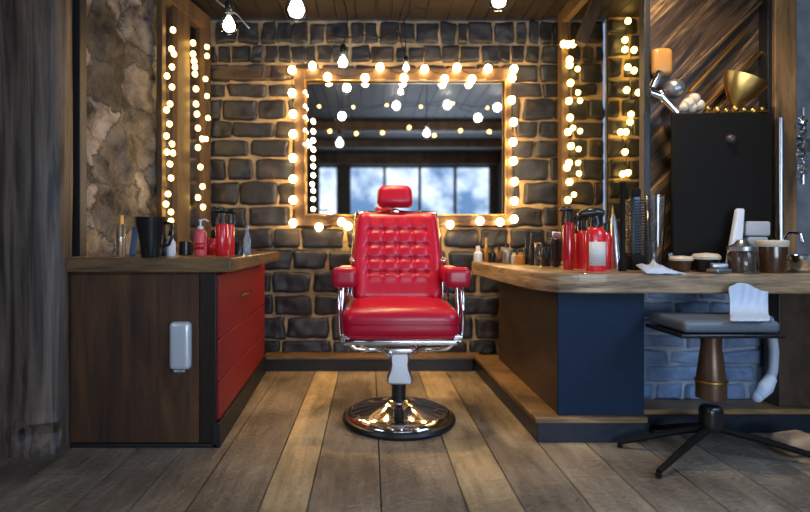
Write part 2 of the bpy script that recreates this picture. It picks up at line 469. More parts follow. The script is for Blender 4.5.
cb = MB()
x = -2.3
rc = random.Random(5)
while x < 2.5:
    wd = rc.uniform(.11, .17)
    cb.box(x + .003, min(x + wd, 2.5) - .003, -2.5, WB + .05, CEIL, CEIL + .03)
    x += wd
cb.box(-2.3, 2.5, -2.5, WB + .05, CEIL + .02, CEIL + .06)
cb.build('ceiling', ceil_wood, kind='structure')


def stone_wall(name, p0, du, nrm, length, rows, lens, mats, holes=(), relief=.03, seed=1, mort_off=0.0, jit=.009, gap=.006):
    """p0: origin on the floor line, du: direction along the wall, nrm: towards the room"""
    rr = random.Random(seed)
    p0 = Vector(p0); du = Vector(du).normalized(); nrm = Vector(nrm).normalized()
    b_ = MB()
    zlo, zhi = rows[0][0], rows[-1][1]
    # mortar bed, slightly uneven
    nu, nz = int(length / .06) + 2, int((zhi - zlo) / .05) + 2
    vs = []; fs = []
    for j in range(nz + 1):
        for i in range(nu + 1):
            u = length * i / nu; z = zlo + (zhi - zlo) * j / nz
            d = .006 * noise.noise(Vector((u * 9, z * 9, seed)))
            vs.append(p0 + du * u + Vector((0, 0, z)) + nrm * d)
    for j in range(nz):
        for i in range(nu):
            k = j * (nu + 1) + i
            fs.append((k, k + 1, k + nu + 2, k + nu + 1))
    b_.add(vs, fs, 1)
    for ri, (z0, z1, lmin, lmax) in enumerate(rows):
        u = -rr.uniform(0, lmin)
        while u < length:
            ln = rr.uniform(lmin, lmax)
            u0, u1 = max(u, 0.0), min(u + ln, length)
            u += ln
            if u1 - u0 < .05: continue
            g = gap
            hh = (z1 - z0) / 2 - g * rr.uniform(.7, 1.25); hw = (u1 - u0) / 2 - g * rr.uniform(.6, 1.1)
            if hw < .02: continue
            uc = (u0 + u1) / 2; zc = (z0 + z1) / 2
            if any(h[0] < uc - hw * .2 and uc + hw * .2 < h[1] and h[2] < zc < h[3] for h in holes): continue
            rel = relief * rr.uniform(.6, 1.25); tone = rr.random()
            cs = [(rr.uniform(-jit, jit), rr.uniform(-jit, jit)) for _ in range(4)]
            n1, n2 = 14, 9
            tilt = rr.uniform(-.25, .25); tilt2 = rr.uniform(-.2, .2)
            sd = rr.uniform(0, 50)
            vs = []; fs = []
            for j in range(n2 + 1):
                for i in range(n1 + 1):
                    a = -1 + 2 * i / n1; c = -1 + 2 * j / n2
                    # shrink corners for a rounded outline
                    aa = math.sin(a * PI / 2) * .35 + a * .65; cc = math.sin(c * PI / 2) * .35 + c * .65
                    ra = aa * math.sqrt(max(0, 1 - .10 * cc ** 8)); rc_ = cc * math.sqrt(max(0, 1 - .10 * aa ** 8))
                    w00 = (1 - ra) * (1 - rc_) / 4; w10 = (1 + ra) * (1 - rc_) / 4; w01 = (1 - ra) * (1 + rc_) / 4; w11 = (1 + ra) * (1 + rc_) / 4
                    ju = cs[0][0] * w00 + cs[1][0] * w10 + cs[2][0] * w01 + cs[3][0] * w11
                    jz = cs[0][1] * w00 + cs[1][1] * w10 + cs[2][1] * w01 + cs[3][1] * w11
                    e1 = 1 - abs(a) ** 14; e2 = 1 - abs(c) ** 9
                    edge = max(0, e1 * e2) ** .5
                    uu = uc + hw * ra + ju; zz = zc + hh * rc_ + jz
                    uu += .012 * noise.noise(Vector((uu * 14, zz * 14, sd))); zz += .012 * noise.noise(Vector((uu * 10, zz * 10, sd + 9)))
                    d = -.004 + (rel * .8 + .004) * edge * (1 + tilt * a + tilt2 * c) + edge * .012 * noise.noise(Vector((uu * 13, zz * 13, sd))) + edge * .006 * noise.noise(Vector((uu * 40, zz * 40, sd)))
                    vs.append(p0 + du * uu + Vector((0, 0, zz)) + nrm * d)
            for j in range(n2):
                for i in range(n1):
                    k = j * (n1 + 1) + i
                    fs.append((k, k + 1, k + n1 + 2, k + n1 + 1))
            b_.add(vs, fs, 0, tone)
    return b_.build(name, mats, kind='structure', autosmooth=False)


yb = [354, 340, 316, 294, 271, 249, 228, 206, 181, 158, 139, 121, 98, 83, 64, 45, 21]
zb = [CAM_H - (y - 238) / F * WB for y in yb]
rows_b = []
for i in range(len(zb) - 1):
    lm = (.2, .42) if i < 10 else ((.16, .32) if i < 14 else (.08, .19))
    rows_b.append((zb[i], zb[i + 1], *lm))
rows_b.insert(0, (0.0, zb[0], .3, .4))
XL = LA + LB * WB
stone_wall('wall_back', (XL, WB, 0), (1, 0, 0), (0, -1, 0), 1.73 - XL, rows_b, None, [slate, mortar], seed=11)
# timber course set in the back wall
o = MB(); p = at(213, 82, WB); q = at(286, 66, WB)
o.box(p.x, q.x, WB - .03, WB, p.z + .012, q.z - .006)
o.build('trim_1', wood('old_timber', (0.05, 0.03, 0.018), (0.2, 0.13, 0.08), (1.5, 6, 22), .6, .8), kind='structure', bevel=.004)

# left wall, rubble
b_ = MB(); nu, nz = 70, 110
y0, y1 = 2.30, WB
vs = []; fs = []
for j in range(nz + 1):
    for i in range(nu + 1):
        Y = y0 + (y1 - y0) * i / nu; z = CEIL * j / nz
        q = Vector((Y * 4.5, z * 4.5, 3.3))
        d = .045 * abs(noise.noise(q)) + .022 * noise.noise(q * 3) + .012 * noise.noise(q * 7)
        vs.append((LA + LB * Y + d - .012, Y, z))
for j in range(nz):
    for i in range(nu):
        k = j * (nu + 1) + i; fs.append((k, k + nu + 1, k + nu + 2, k + 1))
b_.add(vs, fs)
b_.build('wall_left', rubble, kind='structure')
b_ = MB(); b_.box(-2.32, -2.28, -2.5, -.6, 0, CEIL); b_.box(-2.32, -2.28, 1.0, 2.35, 0, CEIL); b_.box(-2.32, -2.28, -.6, 1.0, 0, .8); b_.box(-2.32, -2.28, -.6, 1.0, 2.2, CEIL); b_.box(-2.3, -1.50, 2.30, 2.35, 0, CEIL)
b_.build('wall_left_front', rubble, kind='structure')

# right side wall and the one facing the camera
rows_s = []
z = 0; rq = random.Random(2)
while z < CEIL:
    h = rq.uniform(.13, .17); rows_s.append((z, min(z + h, CEIL), .2, .38)); z += h
ALC = 2.04
PIER_Y = 3.85
stone_wall('wall_right', (1.735, PIER_Y, 0), (1, 0, 0), (0, -1, 0), ALC - 1.735, rows_s, None, [slate, mortar], seed=23)
b_ = MB(); b_.box(1.74, ALC, PIER_Y + .012, WB, 0, CEIL); b_.box(ALC, ALC + .04, SIDE_Y + .06, WB, 0, CEIL)
b_.build('wall_right_alcove', mortar_grey, kind='structure')
rows_u = []
z = .10
while z < .68:
    h = rq.uniform(.075, .115); rows_u.append((z, min(z + h, .695), .14, .34)); z += h
stone_wall('wall_right_front', (SIDE_X - .1, SIDE_Y, 0), (1, 0, 0), (0, -1, 0), 1.2, rows_u, None, [slate_cool_lit, mortar_grey], seed=31)
b_ = MB(); b_.box(SIDE_X + .01, 2.5, SIDE_Y + .005, SIDE_Y + .06, .70, CEIL); b_.box(SIDE_X + .01, 2.5, SIDE_Y + .02, SIDE_Y + .06, 0, .70)
b_.build('wall_right_plaster', plain('grey_plaster', (0.22, 0.25, 0.30), .8, bump=.8, bscale=12, vary=.6), kind='structure')
# right wall beyond the counter with its window; rear wall with street windows
plaster = plain('dark_plaster', (0.06, 0.045, 0.035), .8, bump=.5, bscale=14, vary=.4)
b_ = MB()
b_.box(2.46, 2.5, -2.5, -.15, 0, CEIL); b_.box(2.46, 2.5, 1.55, SIDE_Y, 0, CEIL)
b_.box(2.46, 2.5, -.15, 1.55, 0, .85); b_.box(2.46, 2.5, -.15, 1.55, 2.2, CEIL)
b_.build('wall_right_rear', plaster, kind='structure')
b_ = MB()
wx = [-1.0, -.62, -.40, 2.32]
b_.box(-2.3, -1.0, -2.5, -2.46, 0, CEIL); b_.box(-.62, -.40, -2.5, -2.46, .3, 2.33)
b_.box(2.32, 2.5, -2.5, -2.46, 0, CEIL)
b_.box(-1.0, 2.32, -2.5, -2.46, 0, .35); b_.box(-1.0, 2.32, -2.5, -2.46, 2.33, CEIL)
b_.build('wall_rear', plaster, kind='structure')


def window(n, x0, x1, z0, z1, nx, nz, axis='x', pos=0):
    f = MB(); t_ = .03
    for i in range(nx + 1):
        u = x0 + (x1 - x0) * i / nx
        if axis == 'x': f.box(u - t_, u + t_, pos - .03, pos + .03, z0, z1)
        else: f.box(pos - .03, pos + .03, u - t_, u + t_, z0, z1)
    for j in range(nz + 1):
        z_ = z0 + (z1 - z0) * j / nz
        if axis == 'x': f.box(x0, x1, pos - .028, pos + .028, z_ - t_, z_ + t_)
        else: f.box(pos - .028, pos + .028, x0, x1, z_ - t_, z_ + t_)
    fr = f.build('window_%d' % n, trim_black, kind='structure')
    g = MB()
    if axis == 'x': g.box(x0, x1, pos - .003, pos + .003, z0, z1)
    else: g.box(pos - .003, pos + .003, x0, x1, z0, z1)
    # daylit pane
    g.build('window_pane', daylit, parent=fr)


m = bpy.data.materials.new('daylit_pane'); m.use_nodes = True; t = m.node_tree; t.nodes.clear()
tc = t.nodes.new('ShaderNodeTexCoord'); n1 = t.nodes.new('ShaderNodeTexNoise'); n1.inputs['Scale'].default_value = 1.9; n1.inputs['Detail'].default_value = 5
r = t.nodes.new('ShaderNodeValToRGB'); r.color_ramp.elements[0].position = .38; r.color_ramp.elements[0].color = (0.10, 0.19, 0.34, 1)
r.color_ramp.elements[1].position = .66; r.color_ramp.elements[1].color = (0.75, 0.85, 1.0, 1)
em = t.nodes.new('ShaderNodeEmission'); em.inputs[1].default_value = 1.6
om = t.nodes.new('ShaderNodeOutputMaterial')
t.links.new(tc.outputs['Object'], n1.inputs['Vector']); t.links.new(n1.outputs['Fac'], r.inputs[0]); t.links.new(r.outputs[0], em.inputs[0]); t.links.new(em.outputs[0], om.inputs[0])
daylit = m
window(1, -1.0, -.62, .35, 2.33, 1, 2, 'x', -2.47)
window(2, -.40, 2.32, .35, 2.33, 4, 2, 'x', -2.47)
window(4, -.6, 1.0, .8, 2.2, 2, 2, 'y', -2.29)  # unseen left window, added to go with the cool fill light
window(3, -.15, 1.55, .85, 2.2, 2, 2, 'y', 2.47)

for k, yy in enumerate((-2.3, -1.0, .35)):
    b_ = MB(); b_.box(-2.27, 2.44, yy - .07, yy + .07, CEIL - (.22 if k == 0 else .13), CEIL - .002); b_.build('trim_%d' % (8 + k), frame_wood, kind='structure', bevel=.005)
# ledge along the back wall
b_ = MB(); b_.box(-.74, .735, 3.752, WB, 0, .085); b_.build('baseboard_back', trim_black, kind='structure')
b_ = MB(); b_.box(-.76, .80, 3.742, WB - .002, .086, .108); b_.build('trim_2', ledge_wood, kind='structure', bevel=.003)

# raised plinth on the right, wooden top over black painted face
poly = [(.765, 2.43), (1.285, 2.43), (1.285, 2.55), (2.45, 2.55), (2.45, SIDE_Y - .045), (1.37, SIDE_Y - .045), (1.37, 3.74), (.735, 3.74)]
b_ = MB(); b_.prism([(x + .012 if x < 1.2 else x, y + (.012 if y < 2.6 else 0)) for x, y in poly], 0, .092)
b_.build('baseboard_right', plain('blue_black_paint', (0.012, 0.017, 0.028), .4, bump=.3, bscale=30, vary=.4), kind='structure', bevel=.003)
b_ = MB(); b_.prism(poly, .093, .120); b_.build('trim_3', ledge_wood, kind='structure', bevel=.004)

# black post between side wall and counter wall, posts at the right
b_ = MB(); p = at(642.5, 0, 2.70).x; q = at(648.5, 0, 2.70).x
b_.box(p, q, 2.68, 2.735, .803, CEIL - .002); b_.build('trim_4', trim_black, kind='structure', bevel=.003)
b_ = MB(); p = at(765, 0, 2.68).x; q = at(771.5, 0, 2.68).x
b_.box(p, q, 2.66, 2.735, .803, CEIL - .002); b_.build('trim_5', trim_black, kind='structure', bevel=.003)
b_ = MB(); p = at(772, 0, 2.66).x; q = at(794, 0, 2.66).x
b_.box(p, q, 2.64, 2.735, .803, CEIL - .002)
b_.build('trim_6', wood('post_wood', (0.07, 0.035, 0.015), (0.42, 0.24, 0.1), (9, 9, 1.6), .45, .5), kind='structure', bevel=.006)
# black upright at the left wall end
b_ = MB(); b_.box(-1.43, -1.365, 2.476, 2.535, .862, CEIL - .002); b_.build('trim_7', trim_black, kind='structure', bevel=.003)
# beam under the ceiling at the front left
# ------------------------------------------------------------------ left timber pillar
b_ = MB(); nu, nz = 48, 90; vs = []; fs = []
cx, cy = -1.60, 2.385
for j in range(nz + 1):
    z = (CEIL - .004) * j / nz
    for i in range(nu):
        a = 2 * PI * i / nu
        ca, sa = math.cos(a), math.sin(a)
        k = (abs(ca) ** 3 + abs(sa) ** 3) ** (-1 / 3)
        sx, sy = .232, .105
        flare = 1 + .05 * math.exp(-z / .12)
        if z < .16: flare += .03
        q = Vector((ca * 2.2, sa * 2.2, z * .7))
        d = 1 + .035 * noise.noise(q * 2.3) + .02 * noise.noise(Vector((ca * 9, sa * 9, z * 1.1)))
        X = cx + ca * k * sx * d * flare; Yy = cy + sa * k * sy * d * flare
        # knot hollow near the foot
        if sa < 0:
            kx = (X - (-1.44)) / .11; kz = (z - .09) / .05
            rr_ = kx * kx + kz * kz
            if rr_ < 2.2: Yy += .035 * math.exp(-rr_ * 1.6) - .012 * math.exp(-(rr_ - 1.3) ** 2 * 4)
        if X > -1.368: X = -1.368
        vs.append((X, min(Yy, 2.47), z))
for j in range(nz):
    for i in range(nu):
        i2 = (i + 1) % nu; fs.append((j * nu + i, j * nu + i2, (j + 1) * nu + i2, (j + 1) * nu + i))
fs.append(tuple(range(nu - 1, -1, -1)))
b_.add(vs, fs)
pl = b_.build('timber_pillar', pillar_wood)
tag(pl, 'thick weathered dark timber pillar at the left edge beside the cabinet', 'pillar')

# ------------------------------------------------------------------ left cabinet
cab = thing('drawer_cabinet', 'dark brown wooden cabinet with bright red drawer side and black plinth', 'cabinet', (-1.03, 3.0, 0))
cl = Vector((1.03, -3.0, 0))


def child(mb, name, mat, parent, bevel=0):
    """mesh written in world coordinates, parented to a thing"""
    loc = Vector(parent.location)
    if parent.parent: loc = loc + Vector(parent.parent.location)
    o = mb.build(name, mat, parent=parent, bevel=bevel)
    inv = Matrix.Rotation(-parent.rotation_euler.z, 4, 'Z') @ Matrix.Translation(-loc)
    o.data.transform(inv)
    return o


def leftx(Y): return -.692 - (.748 - .692) * (Y - 2.39) / (3.72 - 2.39)


b_ = MB(); b_.prism([(-1.365, 2.405), (leftx(2.405) - .012, 2.405), (leftx(3.72) - .012, 3.72), (-1.13, 3.72), (-1.34, 2.75)], .0, .793)
child(b_, 'body', dark_wood, cab)
b_ = MB(); b_.box(-1.362, -.775, 2.388, 2.404, .02, .785); child(b_, 'front_panel', dark_wood, cab, .003)
b_ = MB(); b_.box(-.772, -.698, 2.384, 2.404, .02, .79); child(b_, 'corner_post', plain('dark_post', (0.016, 0.009, 0.006), .4, bump=.2, vary=.3), cab, .003)
b_ = MB(); b_.prism([(leftx(2.40) - .02, 2.378), (leftx(2.385) + .014, 2.378), (leftx(3.72) + .014, 3.72), (leftx(3.72) - .01, 3.72)], 0, .112)
b_.box(-1.355, leftx(2.4), 2.378, 2.404, 0, .018)
child(b_, 'plinth', trim_black, cab, .003)
for k, (z0, z1) in enumerate([(.118, .288), (.294, .484), (.490, .782)]):
    b_ = MB(); y0, y1 = 2.412, 3.715
    b_.prism([(leftx(y0) - .011, y0), (leftx(y0) + .004, y0), (leftx(y1) + .004, y1), (leftx(y1) - .011, y1)], z0, z1)
    d = child(b_, 'drawer', red_paint, cab, .003)
    if k == 2:
        h = MB(); yh = 2.98; xh = leftx(yh) + .006
        h.tube([(xh, yh - .12, .637), (xh + .022, yh - .10, .64), (xh + .028, yh, .645), (xh + .022, yh + .10, .64), (xh, yh + .12, .637)], .006)
        ho = child(h, 'handle', chrome, d); ho.data.transform(Matrix.Translation(-Vector(cab.location))) if False else None
# metal plate with pull on the front
b_ = MB(); c = at(180.5, 345.5, 2.36)
b_.rbox(.095, .045, .215, .02, 3, mat=T(c.x, 2.363, c.z))
dp = thing('soap_dispenser', 'pale silver rounded dispenser mounted on the dark cabinet front', 'dispenser', (c.x, 2.363, c.z - .1))
child(b_, 'cover', plain('silver_plastic', (0.62, 0.66, 0.72), .3, metal=.35), dp)
b_ = MB(); b_.rbox(.05, .012, .014, .005, 2, mat=T(c.x, 2.345, c.z - .113)); child(b_, 'nozzle', satin, dp)

# left countertop
b_ = MB(); b_.prism([(-1.385, 2.372), (-.628, 2.372), (-.622, 3.60), (-1.165, 3.60), (-1.345, 2.75)], .795, .859)
o = b_.build('countertop', counter_wood_dark, bevel=.005); tag(o, 'thick brown wooden countertop on the red drawer cabinet at left', 'countertop')

# ------------------------------------------------------------------ right counter
body = thing('counter_cabinet', 'boxy counter cabinet with navy front and dark brown side on a wooden plinth', 'cabinet', (1.08, 3.0, .121))
b_ = MB(); b_.box(.882, 1.275, 2.472, 3.60, .121, .699); child(b_, 'side_panel', brown_panel, body, .002)
b_ = MB(); b_.box(.878, 1.282, 2.458, 2.471, .121, .699); child(b_, 'front_panel', navy, body, .002)
b_ = MB()
poly = [(.70, 3.63), (.72, 3.2), (.745, 2.85), (.765, 2.62), (.80, 2.48), (.86, 2.405), (.95, 2.375), (1.10, 2.368), (1.32, 2.36), (2.44, 2.33), (2.44, SIDE_Y - .05), (SIDE_X, SIDE_Y - .05), (SIDE_X, 2.83), (2.0, 2.83), (2.0, 3.63)]
b_.prism(poly, .70, .79)
o = b_.build('wooden_counter', counter_wood, bevel=.008); tag(o, 'long thick rustic wooden counter with rounded corner on the right', 'counter')

# ------------------------------------------------------------------ wall mirror and its strings of bulbs
mx0, mx1 = at(296, 0, WB).x, at(509, 0, WB).x
mz1, mz0 = at(0, 72, WB).z, at(0, 226, WB).z
gx0, gx1 = at(306, 0, WB).x, at(503, 0, WB).x
gz1, gz0 = at(0, 83, WB).z, at(0, 216, WB).z
wm = thing('wall_mirror', 'wide wooden framed mirror ringed by warm bulbs on the stone wall', 'mirror', ((mx0 + mx1) / 2, WB - .05, mz0))
b_ = MB(); YB, YF = WB - .04, WB - .085
b_.box(mx0, gx0, YF, YB, mz0, mz1); b_.box(gx1, mx1, YF, YB, mz0, mz1)
b_.box(gx0, gx1, YF, YB, gz1, mz1); b_.box(gx0, gx1, YF, YB, mz0, gz0)
child(b_, 'frame', frame_wood, wm, .004)
b_ = MB(); e_ = .010
b_.box(gx0, gx0 + e_, YF - .008, YF + .01, gz0, gz1); b_.box(gx1 - e_, gx1, YF - .008, YF + .01, gz0, gz1)
b_.box(gx0, gx1, YF - .008, YF + .01, gz1 - e_, gz1); b_.box(gx0, gx1, YF - .008, YF + .01, gz0, gz0 + e_)
child(b_, 'inner_moulding', gold, wm, .002)
b_ = MB(); b_.box(gx0 + .001, gx1 - .001, YB - .012, YB - .004, gz0 + .001, gz1 - .001); child(b_, 'mirror_glass', mirror_m, wm)


def strand(name, label, pts, r, mat, group=None, cable=True, seg=10):
    """pts: list of world points; one cable and one bulb mesh per lamp"""
    base = Vector(pts[0])
    root = thing(name, label, 'string lights', base, 0, group)
    cb_ = MB(); path = []
    for i, p_ in enumerate(pts):
        path.append(Vector(p_) + Vector((0, .0, r * 1.15)))
        if i < len(pts) - 1:
            q_ = Vector(pts[i + 1]); mid = (Vector(p_) + q_) / 2
            if (q_ - Vector(p_)).length > .08: path.append(mid + Vector((0, 0, r - min(.02, .1 * (q_ - Vector(p_)).length))))
    if cable: cb_.tube(path, .0028, 5)
    for p_ in pts: cb_.lathe([(r * .38, r * .7), (r * .42, r * .9), (r * .3, r * 1.5), (0, r * 1.55)], p_, 8)
    child(cb_, 'cable', cable_m, root)
    proto = None
    for i, p_ in enumerate(pts):
        if proto is None:
            g = MB(); g.sphere((0, 0, 0), r, seg, 8, 1.08)
            proto = g.build('bulb', mat, parent=root); o_ = proto
        else:
            o_ = proto.copy(); COL.objects.link(o_); o_.parent = root
        o_.location = Vector(p_) - base
    return root


YW = WB - .115
ring = [(293, 223), (293, 200), (293, 179), (293, 158), (293, 134), (293, 114), (292, 93), (292, 70), (312.5, 66), (327.6, 77), (365, 78), (380, 67), (404, 78), (424.6, 69),
        (444.7, 79), (457, 67.5), (472, 79), (488, 68.5), (514, 69), (512, 78), (511.5, 100), (513.6, 122), (513, 142), (513.4, 161), (514.5, 181.6), (514.4, 201), (514, 219),
        (500, 222), (480, 221), (450, 224.5), (425, 225), (398, 226), (372, 224), (348, 226), (341.5, 222), (319, 227)]
strand('string_lights', 'warm globe bulbs strung around the frame of the back wall mirror', [at(x, y, YW) for x, y in ring], .0265, warm_bulb)
inner = [(305, 92), (305, 106), (305, 117), (305, 130), (305, 144)] 
strand('fairy_lights', 'small bulbs on the left inner edge of the wall mirror frame', [at(x, y, WB - .10) for x, y in inner], .011, tiny_bulb)
inner = [(313, 121), (313, 131), (313, 140), (313, 149), (313, 158), (313, 166), (313, 175), (312, 184), (313, 190.5), (313, 199), (313, 209), (330, 212)]
strand('fairy_lights', 'dense vertical row of small bulbs over the left side of the mirror glass', [at(x, y, WB - .07) for x, y in inner], .015, tiny_bulb)

# ------------------------------------------------------------------ left tall framed mirror
def lw(px, off): # X,Y on left wall plane for a column of the photo
    p_ = on_plane(px, 238, LA, LB, off); return p_.x, p_.y
tm = thing('tall_mirror', 'tall wooden framed mirror with string lights on the left stone wall', 'mirror', (*lw(188, .05), .875))


def lslab(mb, pa, pb, z0, z1, o0, o1):
    Ya, Yb = lw(pa, o1)[1], min(lw(pb, o1)[1], WB - .02)
    mb.prism([(LA + o0 + LB * Ya, Ya), (LA + o1 + LB * Ya, Ya), (LA + o1 + LB * Yb, Yb), (LA + o0 + LB * Yb, Yb)], z0, z1)


ft = CEIL - .03
Ystart = lw(163, .06)[1]
for pa, pb in ((162, 166), (177.5, 190), (204, 211)):
    b_ = MB(); lslab(b_, pa, pb, .875, ft, .030, .065); child(b_, 'stile', frame_wood, tm, .003)
b_ = MB(); lslab(b_, 162, 211, ft - .11, ft, .030, .070); child(b_, 'top_rail', frame_wood, tm, .003)
b_ = MB(); lslab(b_, 162, 211, .875, .92, .030, .070); child(b_, 'bottom_rail', frame_wood, tm, .003)
b_ = MB(); lslab(b_, 165, 209, .90, ft - .05, .028, .034); child(b_, 'mirror_glass', plain('dark_mirror', (0.45, 0.42, 0.40), .12, metal=1), tm)
s1 = [(173, 30), (171.5, 49), (174, 54), (172, 67), (167, 76), (172, 87), (170, 104), (166.5, 110), (169.5, 124), (166.5, 136), (172, 144), (167, 152), (173, 153), (170, 164), (171, 178), (168, 194),
      (166, 204), (171, 212), (171, 221)]
s2 = [(193, 43), (193, 54), (194, 61), (195, 67), (195, 74), (196, 89), (196, 104), (197, 114), (198, 128), (202, 139), (198, 147.5), (200.5, 167), (202.5, 186.5), (198, 197.5), (203, 207)]
s3 = [(206, 47), (206, 56), (204.5, 79), (206, 96), (207, 118), (205, 139)]
strand('string_lights', 'warm bulb strand hanging on the near side of the tall left mirror', [on_plane(x, y, LA, LB, .095) for x, y in s1], .017, side_bulb)
strand('string_lights', 'warm bulb strand hanging down the middle of the tall left mirror', [on_plane(x, y, LA, LB, .095) for x, y in s2], .018, side_bulb)
strand('string_lights', 'short warm bulb strand in the corner beside the back wall, left', [on_plane(x + 1.0, y, LA, LB, .135) for x, y in s3 if x > 0], .016, side_bulb)

# ------------------------------------------------------------------ right side wall frame and strands
fr = thing('wooden_wall_frame', 'rough wooden upright and rail with bulbs in the right corner of the stone wall', 'frame', (1.38, 3.72, .80))
a_, c_ = at(560.5, 0, 3.72).x, at(567.5, 0, 3.72).x
b_ = MB(); b_.box(a_, c_, 3.70, 3.775, .80, CEIL - .004); child(b_, 'stile', frame_wood, fr, .003)
b_ = MB(); b_.box(a_, c_, 2.9, 3.697, CEIL - .10, CEIL - .004); child(b_, 'top_rail', frame_wood, fr, .003)
b_ = MB(); b_.box(at(606.6, 0, 3.80).x, at(608, 0, 3.80).x, 3.795, 3.805, .80, CEIL - .01)
tag(b_.build('steel_edge_strip', plain('dark_steel', (.05, .055, .06), .5)), 'thin steel vertical strip in front of the stones right of the corner frame', 'strip')
# leaning timber brace under the ceiling
b_ = MB(); a = at(597, 2, 3.3); c = at(580, 44, 3.3); dv = (c - a)
ang = math.atan2(dv.x, -dv.z)
b_.box(-.035, .035, -.03, .03, -dv.length / 2, dv.length / 2, mat=Matrix.Translation((a + c) / 2) @ Matrix.Rotation(-ang, 4, 'Y'))
tag(b_.build('timber_brace', frame_wood, bevel=.004), 'slanted brown timber brace hanging from the ceiling, upper right', 'brace')
r1 = [(582, 8), (578, 20), (575, 33), (573, 44), (568, 44.5), (563.6, 44), (569.6, 60), (569.6, 65), (570.5, 83), (569, 101), (570, 117.6), (568, 132), (571, 146), (569, 163), (567, 167.5), (569.4, 182), (568, 200)]
r2_ = [(577.6, 69), (578, 92.5), (580, 100.6), (573, 128), (580, 131), (578.6, 149), (578, 163), (579, 173.5), (574, 194.6)]
r3_ = [(633.5, 4.3), (624, 3.6), (628, 21), (625, 40), (625, 49.5), (634, 50), (627.7, 67), (634, 70.5), (626.6, 90), (638.5, 92.5), (631, 114.4), (630, 122), (626, 132), (620.6, 132), (625, 152), (628, 172.7), (622.7, 174)]
pr = lambda l, Y: [at(x, y, Y) for x, y in l]
strand('string_lights', 'warm bulb strand running down the wooden frame in the right corner', pr([q_ for q_ in r1 if q_[1] > 40], 3.655), .023, side_bulb)
strand('string_lights', 'thinner bulb strand on the stones just right of the corner frame', pr(r2_, 3.825), .018, side_bulb)
strand('string_lights', 'bulb strand on the stones left of the black post, right side', pr(r3_, 3.785), .021, side_bulb)

# ------------------------------------------------------------------ pendant bulbs
def pendant(px, py, Y, size, label, top=None, lean=0):
    c = at(px, py, Y)
    root = thing('pendant_bulb', label, 'lamp', c, 0, None)
    g = MB(); s_ = size
    g.lathe([(0, -s_ * .5), (s_ * .25, -s_ * .46), (s_ * .43, -s_ * .28), (s_ * .5, 0), (s_ * .44, s_ * .25), (s_ * .27, s_ * .55), (s_ * .2, s_ * .8)], (0, 0, 0), 20)
    gb = g.build('glass_bulb', thin_glass, parent=root)
    g = MB(); g.lathe([(0, -s_ * .30), (s_ * .27, -s_ * .24), (s_ * .37, 0), (s_ * .26, s_ * .3), (s_ * .08, s_ * .6)], (0, 0, 0), 12)
    g.build('filament', bulb_white, parent=root)
    g = MB(); g.lathe([(s_ * .22, s_ * .75), (s_ * .26, s_ * .8), (s_ * .26, s_ * 1.3), (s_ * .18, s_ * 1.45), (.004, s_ * 1.5)], (0, 0, 0), 14)
    g.build('socket', blk, parent=root)
    g = MB(); zt = (top if top is not None else CEIL - .002) - c.z
    pts_ = [(0, 0, s_ * 1.45)] + [(lean * math.sin(k / 8 * PI), .0, s_ * 1.45 + (zt - s_ * 1.45) * k / 8) for k in range(1, 9)]
    g.tube(pts_, .004, 6); g.build('cord', cable_m, parent=root)
    return root


m = bpy.data.materials.new('bulb_glass'); m.use_nodes = True; t = m.node_tree; t.nodes.clear()
tr = t.nodes.new('ShaderNodeBsdfTransparent'); gl = t.nodes.new('ShaderNodeBsdfGlossy'); gl.inputs['Roughness'].default_value = .03
ms = t.nodes.new('ShaderNodeMixShader'); fr_ = t.nodes.new('ShaderNodeFresnel'); fr_.inputs[0].default_value = 1.12
om = t.nodes.new('ShaderNodeOutputMaterial')
t.links.new(fr_.outputs[0], ms.inputs[0]); t.links.new(tr.outputs[0], ms.inputs[1]); t.links.new(gl.outputs[0], ms.inputs[2]); t.links.new(ms.outputs[0], om.inputs[0])
thin_glass = m
pendant(229, 26, 2.35, .075, 'clear glowing pendant bulb at top left near the tall mirror', lean=-.05)
pendant(296.5, 10, 2.25, .095, 'large clear glowing pendant bulb at the top, left of centre', lean=.03)
pendant(499, 1, 2.35, .085, 'glowing pendant bulb at the top edge, right of centre')
pendant(343, 63, 3.55, .085, 'glowing bulb hanging in front of the mirror top edge, left half', lean=.03)
pendant(406, 68, 3.55, .055, 'small glowing bulb hanging in front of the mirror top edge, middle', lean=-.05)
# drooping cable between the bulbs
b_ = MB(); pts_ = [at(x, y, 3.58) for x, y in [(330, 36), (345, 38), (365, 35), (382, 38), (398, 30), (406, 52), (404, 20), (415, 8), (432, 10)]]
b_.tube(pts_, .005, 6); tag(b_.build('festoon_cable', cable_m), 'black cable drooping in front of the stones above the mirror', 'cable')
b_ = MB(); pts_ = [at(x, y, 2.48) for x, y in [(205, -14), (214, -2), (224, 6), (238, 15), (249, 28)]]
b_.tube(pts_, .004, 6); tag(b_.build('hanging_cable', satin), 'thin loose cable curling beside the top left pendant bulb', 'cable')
# festoon strings under the ceiling behind the viewpoint, seen in the mirror
pts_ = [(-1.2 + .34 * k, .9 + .1 * math.sin(k * 1.7), 2.38 - .09 * abs(math.sin(k * 1.3))) for k in range(10)]
strand('festoon_lights', 'bulb string under the ceiling seen low in the mirror reflection', pts_, .020, side_bulb)
pts_ = [(-.9 + .36 * k, 2.05 + .08 * math.sin(k * 2.1), 2.42 - .08 * abs(math.sin(k * 1.9))) for k in range(8)]
strand('festoon_lights', 'bulb string under the ceiling seen high in the mirror reflection', pts_, .013, side_bulb)
strand('festoon_lights', 'few large white bulbs under the ceiling seen bright in the mirror', [(-.32, 1.7, 2.34), (.30, 1.7, 2.46), (.88, 1.7, 2.47), (1.23, 1.7, 2.32), (1.45, 1.7, 2.44)], .040, bulb_white)

